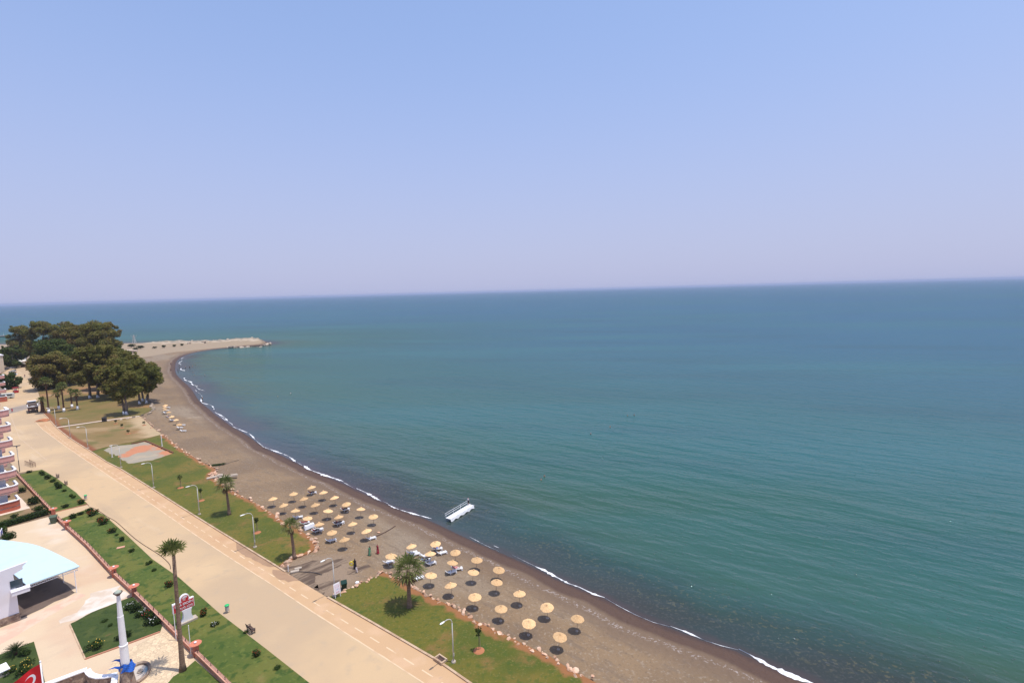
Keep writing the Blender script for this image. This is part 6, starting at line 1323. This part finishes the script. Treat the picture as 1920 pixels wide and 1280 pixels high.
def car(x, y, rz, lab, m):
    p = P(x, y, .02); t = thing('parked_car', lab, 'car', p, rz, 'white cars parked along the street'); a = MB()
    sec = [(-2.1,.45,.75,.78),(-1.95,.35,.92,.84),(-.9,.32,.95,.86),(.6,.32,.95,.86),(1.8,.34,.80,.82),(2.1,.42,.62,.72)]
    vs = [(x_, s*w_, z) for x_, z0, z1, w_ in sec for s, z in ((-1,z0),(1,z0),(1,z1),(-1,z1))]
    a.add(vs, [(4*i+k, 4*i+(k+1) % 4, 4*i+4+(k+1) % 4, 4*i+4+k) for i in range(5) for k in range(4)] + [(3,2,1,0),(20,21,22,23)])
    b = a.build('body', m, t); a = MB(); a.add([(x_, s*w_, z) for x_, w_, z in ((-1.8,.80,.93),(-1.2,.62,1.42),(.35,.62,1.42),(1.1,.80,.94)) for s in (-1, 1)], [(0,1,3,2),(2,3,5,4),(4,5,7,6),(0,2,4,6),(1,7,5,3)]); g = a.build('window', M['glass'], b)
    a = MB(); a.box((-.42,0,1.45), (1.5,1.22,.06)); a.build('roof', m, b)
    for wx in (-1.3, 1.3):
        for s in (-1, 1): a = MB(); a.cyl((wx,s*.70,.31), (wx,s*.86,.31), .31, n=14); a.build('wheel', M['dark'], t)
    return t
cw = mat('white_car_paint', (0.72,0.72,0.72), rough=.3)
for i, (x, y, lab) in enumerate([(22.5,686,'white car parked farthest up the street by the trees'), (21,691,'white car parked second from the trees'), (23.5,697.5,'white car parked third from the trees beside red planters'), (24.5,704,'white car parked nearest of the row above the dark tree')]): car(x, y, rz+1.2, lab, cw)
# minibus half hidden behind the apartment
p = P(12,747,.02); t = thing('minibus', 'pale minibus with dark windows parked at the end of apartments', 'minibus', p, rz+1.35)
a = MB(); a.box((0,0,1.35), (5.6,2.1,1.9)); a.box((0,0,2.38), (5.3,1.95,.16)); b = a.build('body', mat('pale_van_paint',(0.58,0.62,0.60), rough=.35), t)
for s in (-1, 1): a = MB(); a.box((0,s*1.06,1.80), (4.8,.04,.62)); a.build('window', M['glass'], b)
a = MB(); a.box((2.82,0,1.75), (.05,1.8,.75)); a.build('windscreen', M['glass'], b)
for wx in (-1.8, 1.8):
    for s in (-1, 1): a = MB(); a.cyl((wx,s*.80,.38), (wx,s*1.08,.38), .38, n=14); a.build('wheel', M['dark'], t)
# scooter and rider
p = P(23,771.5,.02); t = thing('motor_scooter', 'red motor scooter riding on the left of the street', 'scooter', p, rz+math.pi); redp = mat('red_scooter_paint', (0.42,0.03,0.04), rough=.35)
a = MB(); a.box((-.35,0,.62), (.9,.34,.32)); a.box((.25,0,.35), (.6,.34,.10)); a.box((.58,0,.70), (.12,.40,.75), M=Matrix.Rotation(-.3,4,'Y')); a.build('body', redp, t); a = MB(); a.box((-.35,0,.83), (.75,.30,.10)); a.build('seat', M['dark'], t)
for wx in (-.62, .72): a = MB(); a.cyl((wx,-.06,.27), (wx,.06,.27), .27, n=16); a.build('wheel', M['dark'], t)
a = MB(); a.tube([(.52,-.35,1.08),(.46,0,1.05),(.52,.35,1.08)], .03, n=6); a.build('handlebar', M['dark'], t)
q = Matrix.Rotation(rz+math.pi, 3, 'Z') @ Vector((.0,0,.36)); person('rider in dark red sitting on the red scooter', (p.x+q.x, p.y+q.y, p.z+q.z), rz+math.pi, 'recline', top='cloth_maroon', bottom='black_cloth', scale=1.0)
# vending cart, canopy, stalls
p = P(30,736,.02); t = thing('vending_cart', 'red framed vending cart with white box on the street side', 'cart', p, rz+.3)
a = MB()
for sx in (-1,1):
    for sy in (-.8,.8): a.cyl((sx,sy,0), (sx,sy,2.6), .06, n=6)
a.build('frame', redp, t); a = MB(); a.box((0,0,2.66), (2.4,2.0,.14)); a.build('roof', redp, t); a = MB(); a.box((0,0,.65), (1.9,1.5,1.0)); a.build('counter', redp, t); a = MB(); a.box((.2,.1,1.5), (1.1,.9,.7)); a.build('box', M['white'], t)
p = P(36,686,.02); t = thing('canopy', 'white and grey canopy tent at the end of the street', 'canopy', p, rz+1.57); w2 = 4.6
a = MB(); a.add([(-w2,-3,3.2),(w2,-3,3.2),(w2,3,3.2),(-w2,3,3.2),(-w2*.9,0,5.6),(w2*.9,0,5.6)], [(0,1,5,4),(2,3,4,5),(0,4,3),(1,2,5),(3,2,1,0)]); a.build('roof', M['galv'], t); a = MB(); a.box((-w2*.55,3.05,2.5), (w2*.9,.08,1.3)); a.build('white_valance', M['white'], t)
for sx in (-1,1):
    for sy in (-1,1): a = MB(); a.cyl((sx*w2*.97,sy*2.9,0), (sx*w2*.97,sy*2.9,3.2), .10, n=7); a.build('pole', M['dark'], t)
p = P(27,686,.02); t = thing('navy_panel', 'tall navy blue panel beside the white canopy', 'panel', p, rz+1.57); a = MB(); a.box((0,0,3.4), (4.4,.3,5.2)); a.build('panel', M['blue_sign'], t)
for s in (-1.8,1.8): a = MB(); a.cyl((s,0,-.05), (s,0,.9), .12, n=7); a.build('leg', M['dark'], t)
p = P(50,687,.02); t = thing('market_stall', 'dark red stall with yellow stripe beside the canopy', 'stall', p, rz+1.57); a = MB(); a.box((0,0,3.5), (6.0,3,.4)); a.build('awning', redp, t); a = MB(); a.box((0,1.55,3.35), (6.0,.1,.35)); a.build('stripe', M['cloth_yellow'], t); a = MB(); a.box((0,.6,.7), (5,1,1.3)); a.build('counter', M['brown'], t)
for sx in (-2.8,2.8):
    for sy in (-1.3,1.3): a = MB(); a.cyl((sx,sy,0), (sx,sy,3.4), .09, n=6); a.build('pole', M['dark'], t)
# red planters on the street edge
for i, (x, y) in enumerate([(29,697),(28.5,703),(30.5,712),(30,720)]):
    p = P(x, y, .02); t = thing('planter', f'dark red street planter by the parked cars, {n_e[i]} from the canopy', 'planter', p, 0, 'dark red street planters'); a = MB(); a.lathe([(.55,0),(.8,.9),(.7,.95)], 12); a.build('pot', redp, t); leaf_cloud('plant', [(0,0,1.2)], [.7], 90, .2, leaf_dark, t)
# rubbish heap of red soil near the truck
p = P(82,788.5,.03); a = MB(); vs = []; 
for i in range(9):
    for j in range(9): u2, v2 = i/4-1, j/4-1; vs.append((u2*2.3, v2*1.6, max(-.02, .75*(1-(u2*u2+v2*v2)*.62) + random.uniform(-.09,.09)*(abs(u2) < 1 and abs(v2) < 1)) if u2*u2+v2*v2 < 1.6 else -.05))
a.add(vs, [(i*9+j, (i+1)*9+j, (i+1)*9+j+1, i*9+j+1) for i in range(8) for j in range(8)]); o = a.build('soil_heap', M['turned_red_soil'], loc=p); tag(o, 'small heap of red soil on the road edge before the kerb', 'soil heap')
# park litter bin on the footpath
p = P(196,790,.12); t = thing('park_bin', 'black box shaped bin beside the footpath end', 'litter bin', p, .4); a = MB(); a.box((0,0,.75), (1.3,1.0,1.2)); a.build('box', M['dark'], t); a = MB(); a.box((0,0,1.42), (1.5,1.2,.12)); a.build('lid', M['dark'], t)
for s in (-.5,.5): a = MB(); a.cyl((s,0,-.05), (s,0,.3), .08, n=6); a.build('leg', M['dark'], t)
# ------------------------------------------------------------------ headland: lattice mast, block; vessel
p = P(252,644,ZS); p.z = tz(p.x, p.y); t = thing('lattice_mast', 'steel lattice mast with cross arms on the headland', 'mast', p); h = height_to(p, 628)
a = MB()
for sx in (-1,1):
    for sy in (-1,1): a.cyl((sx*1.3,sy*1.3,0), (sx*.25,sy*.25,h), .16, .12, 5)
for k in range(6):
    z0 = h*k/6; z1 = h*(k+1)/6; r0 = 1.3-1.05*k/6; r1 = 1.3-1.05*(k+1)/6
    a.cyl((-r0,-r0,z0),(r1,-r1,z1),.09,n=4); a.cyl((r0,r0,z0),(-r1,r1,z1),.09,n=4); a.cyl((-r0,r0,z0),(-r1,-r1,z1),.09,n=4); a.cyl((r0,-r0,z0),(r1,r1,z1),.09,n=4)
a.build('lattice', M['galv'], t)
for z, l in ((h*.93,3.4),(h*.74,2.6)): a = MB(); a.box((0,0,z), (l*2,.25,.25)); a.build('cross_arm', M['galv'], t)
p = P(245.5,664,ZS); p.z = tz(p.x, p.y); t = thing('concrete_block', 'pale low concrete hut on the beach beside the grove', 'hut', p, .1); a = MB(); a.box((0,0,1.0), (9.0,4.5,2.2)); a.build('wall', M['plinth'], t); a = MB(); a.box((0,0,2.2), (9.4,4.9,.25)); a.build('roof', M['plinth'], t); a = MB(); a.box((1.5,-2.27,.9), (1.2,.08,1.8)); a.build('door', M['brown'], t)
p = P(-2,631.5,ZS); t = thing('moored_barge', 'long dark hulled barge moored off the left edge', 'boat', p, .2)
a = MB(); a.add([(x*s, y, z) for z, s in ((-.4,.94),(1.5,1.0)) for x, y in ((-14,-2.6),(10,-3),(14,0),(10,3),(-14,2.6))], [(4,3,2,1,0),(5,6,7,8,9)] + [(i,(i+1) % 5,5+(i+1) % 5,5+i) for i in range(5)]); a.build('hull', M['brown'], t); a = MB(); a.box((-1,0,1.6), (23,4.6,.2)); a.build('deck', M['galv'], t)
a = MB(); a.box((-8,0,2.6), (4,3.2,1.9)); a.build('wheelhouse', M['white'], t); a = MB(); a.cyl((6,0,1.6), (6,0,5.5), .12, n=6); a.build('mast', M['galv'], t)

# ------------------------------------------------------------------ summer haze over the sea
mb = MB(); mb.box((0, 0, 26.0), (64000, 64000, 68.0)); hm = bpy.data.materials.new('sea_haze'); hm.use_nodes = True
N = hm.node_tree.nodes; N.remove(N['Principled BSDF']); pv = N.new('ShaderNodeVolumePrincipled'); pv.inputs['Color'].default_value = (0.50, 0.54, 0.70, 1); pv.inputs['Density'].default_value = 0.00008; pv.inputs['Anisotropy'].default_value = 0.0
hm.node_tree.links.new(pv.outputs[0], N['Material Output'].inputs['Volume'])
o = mb.build('haze', hm); o['kind'] = 'stuff'
scn.cycles.volume_bounces = 1
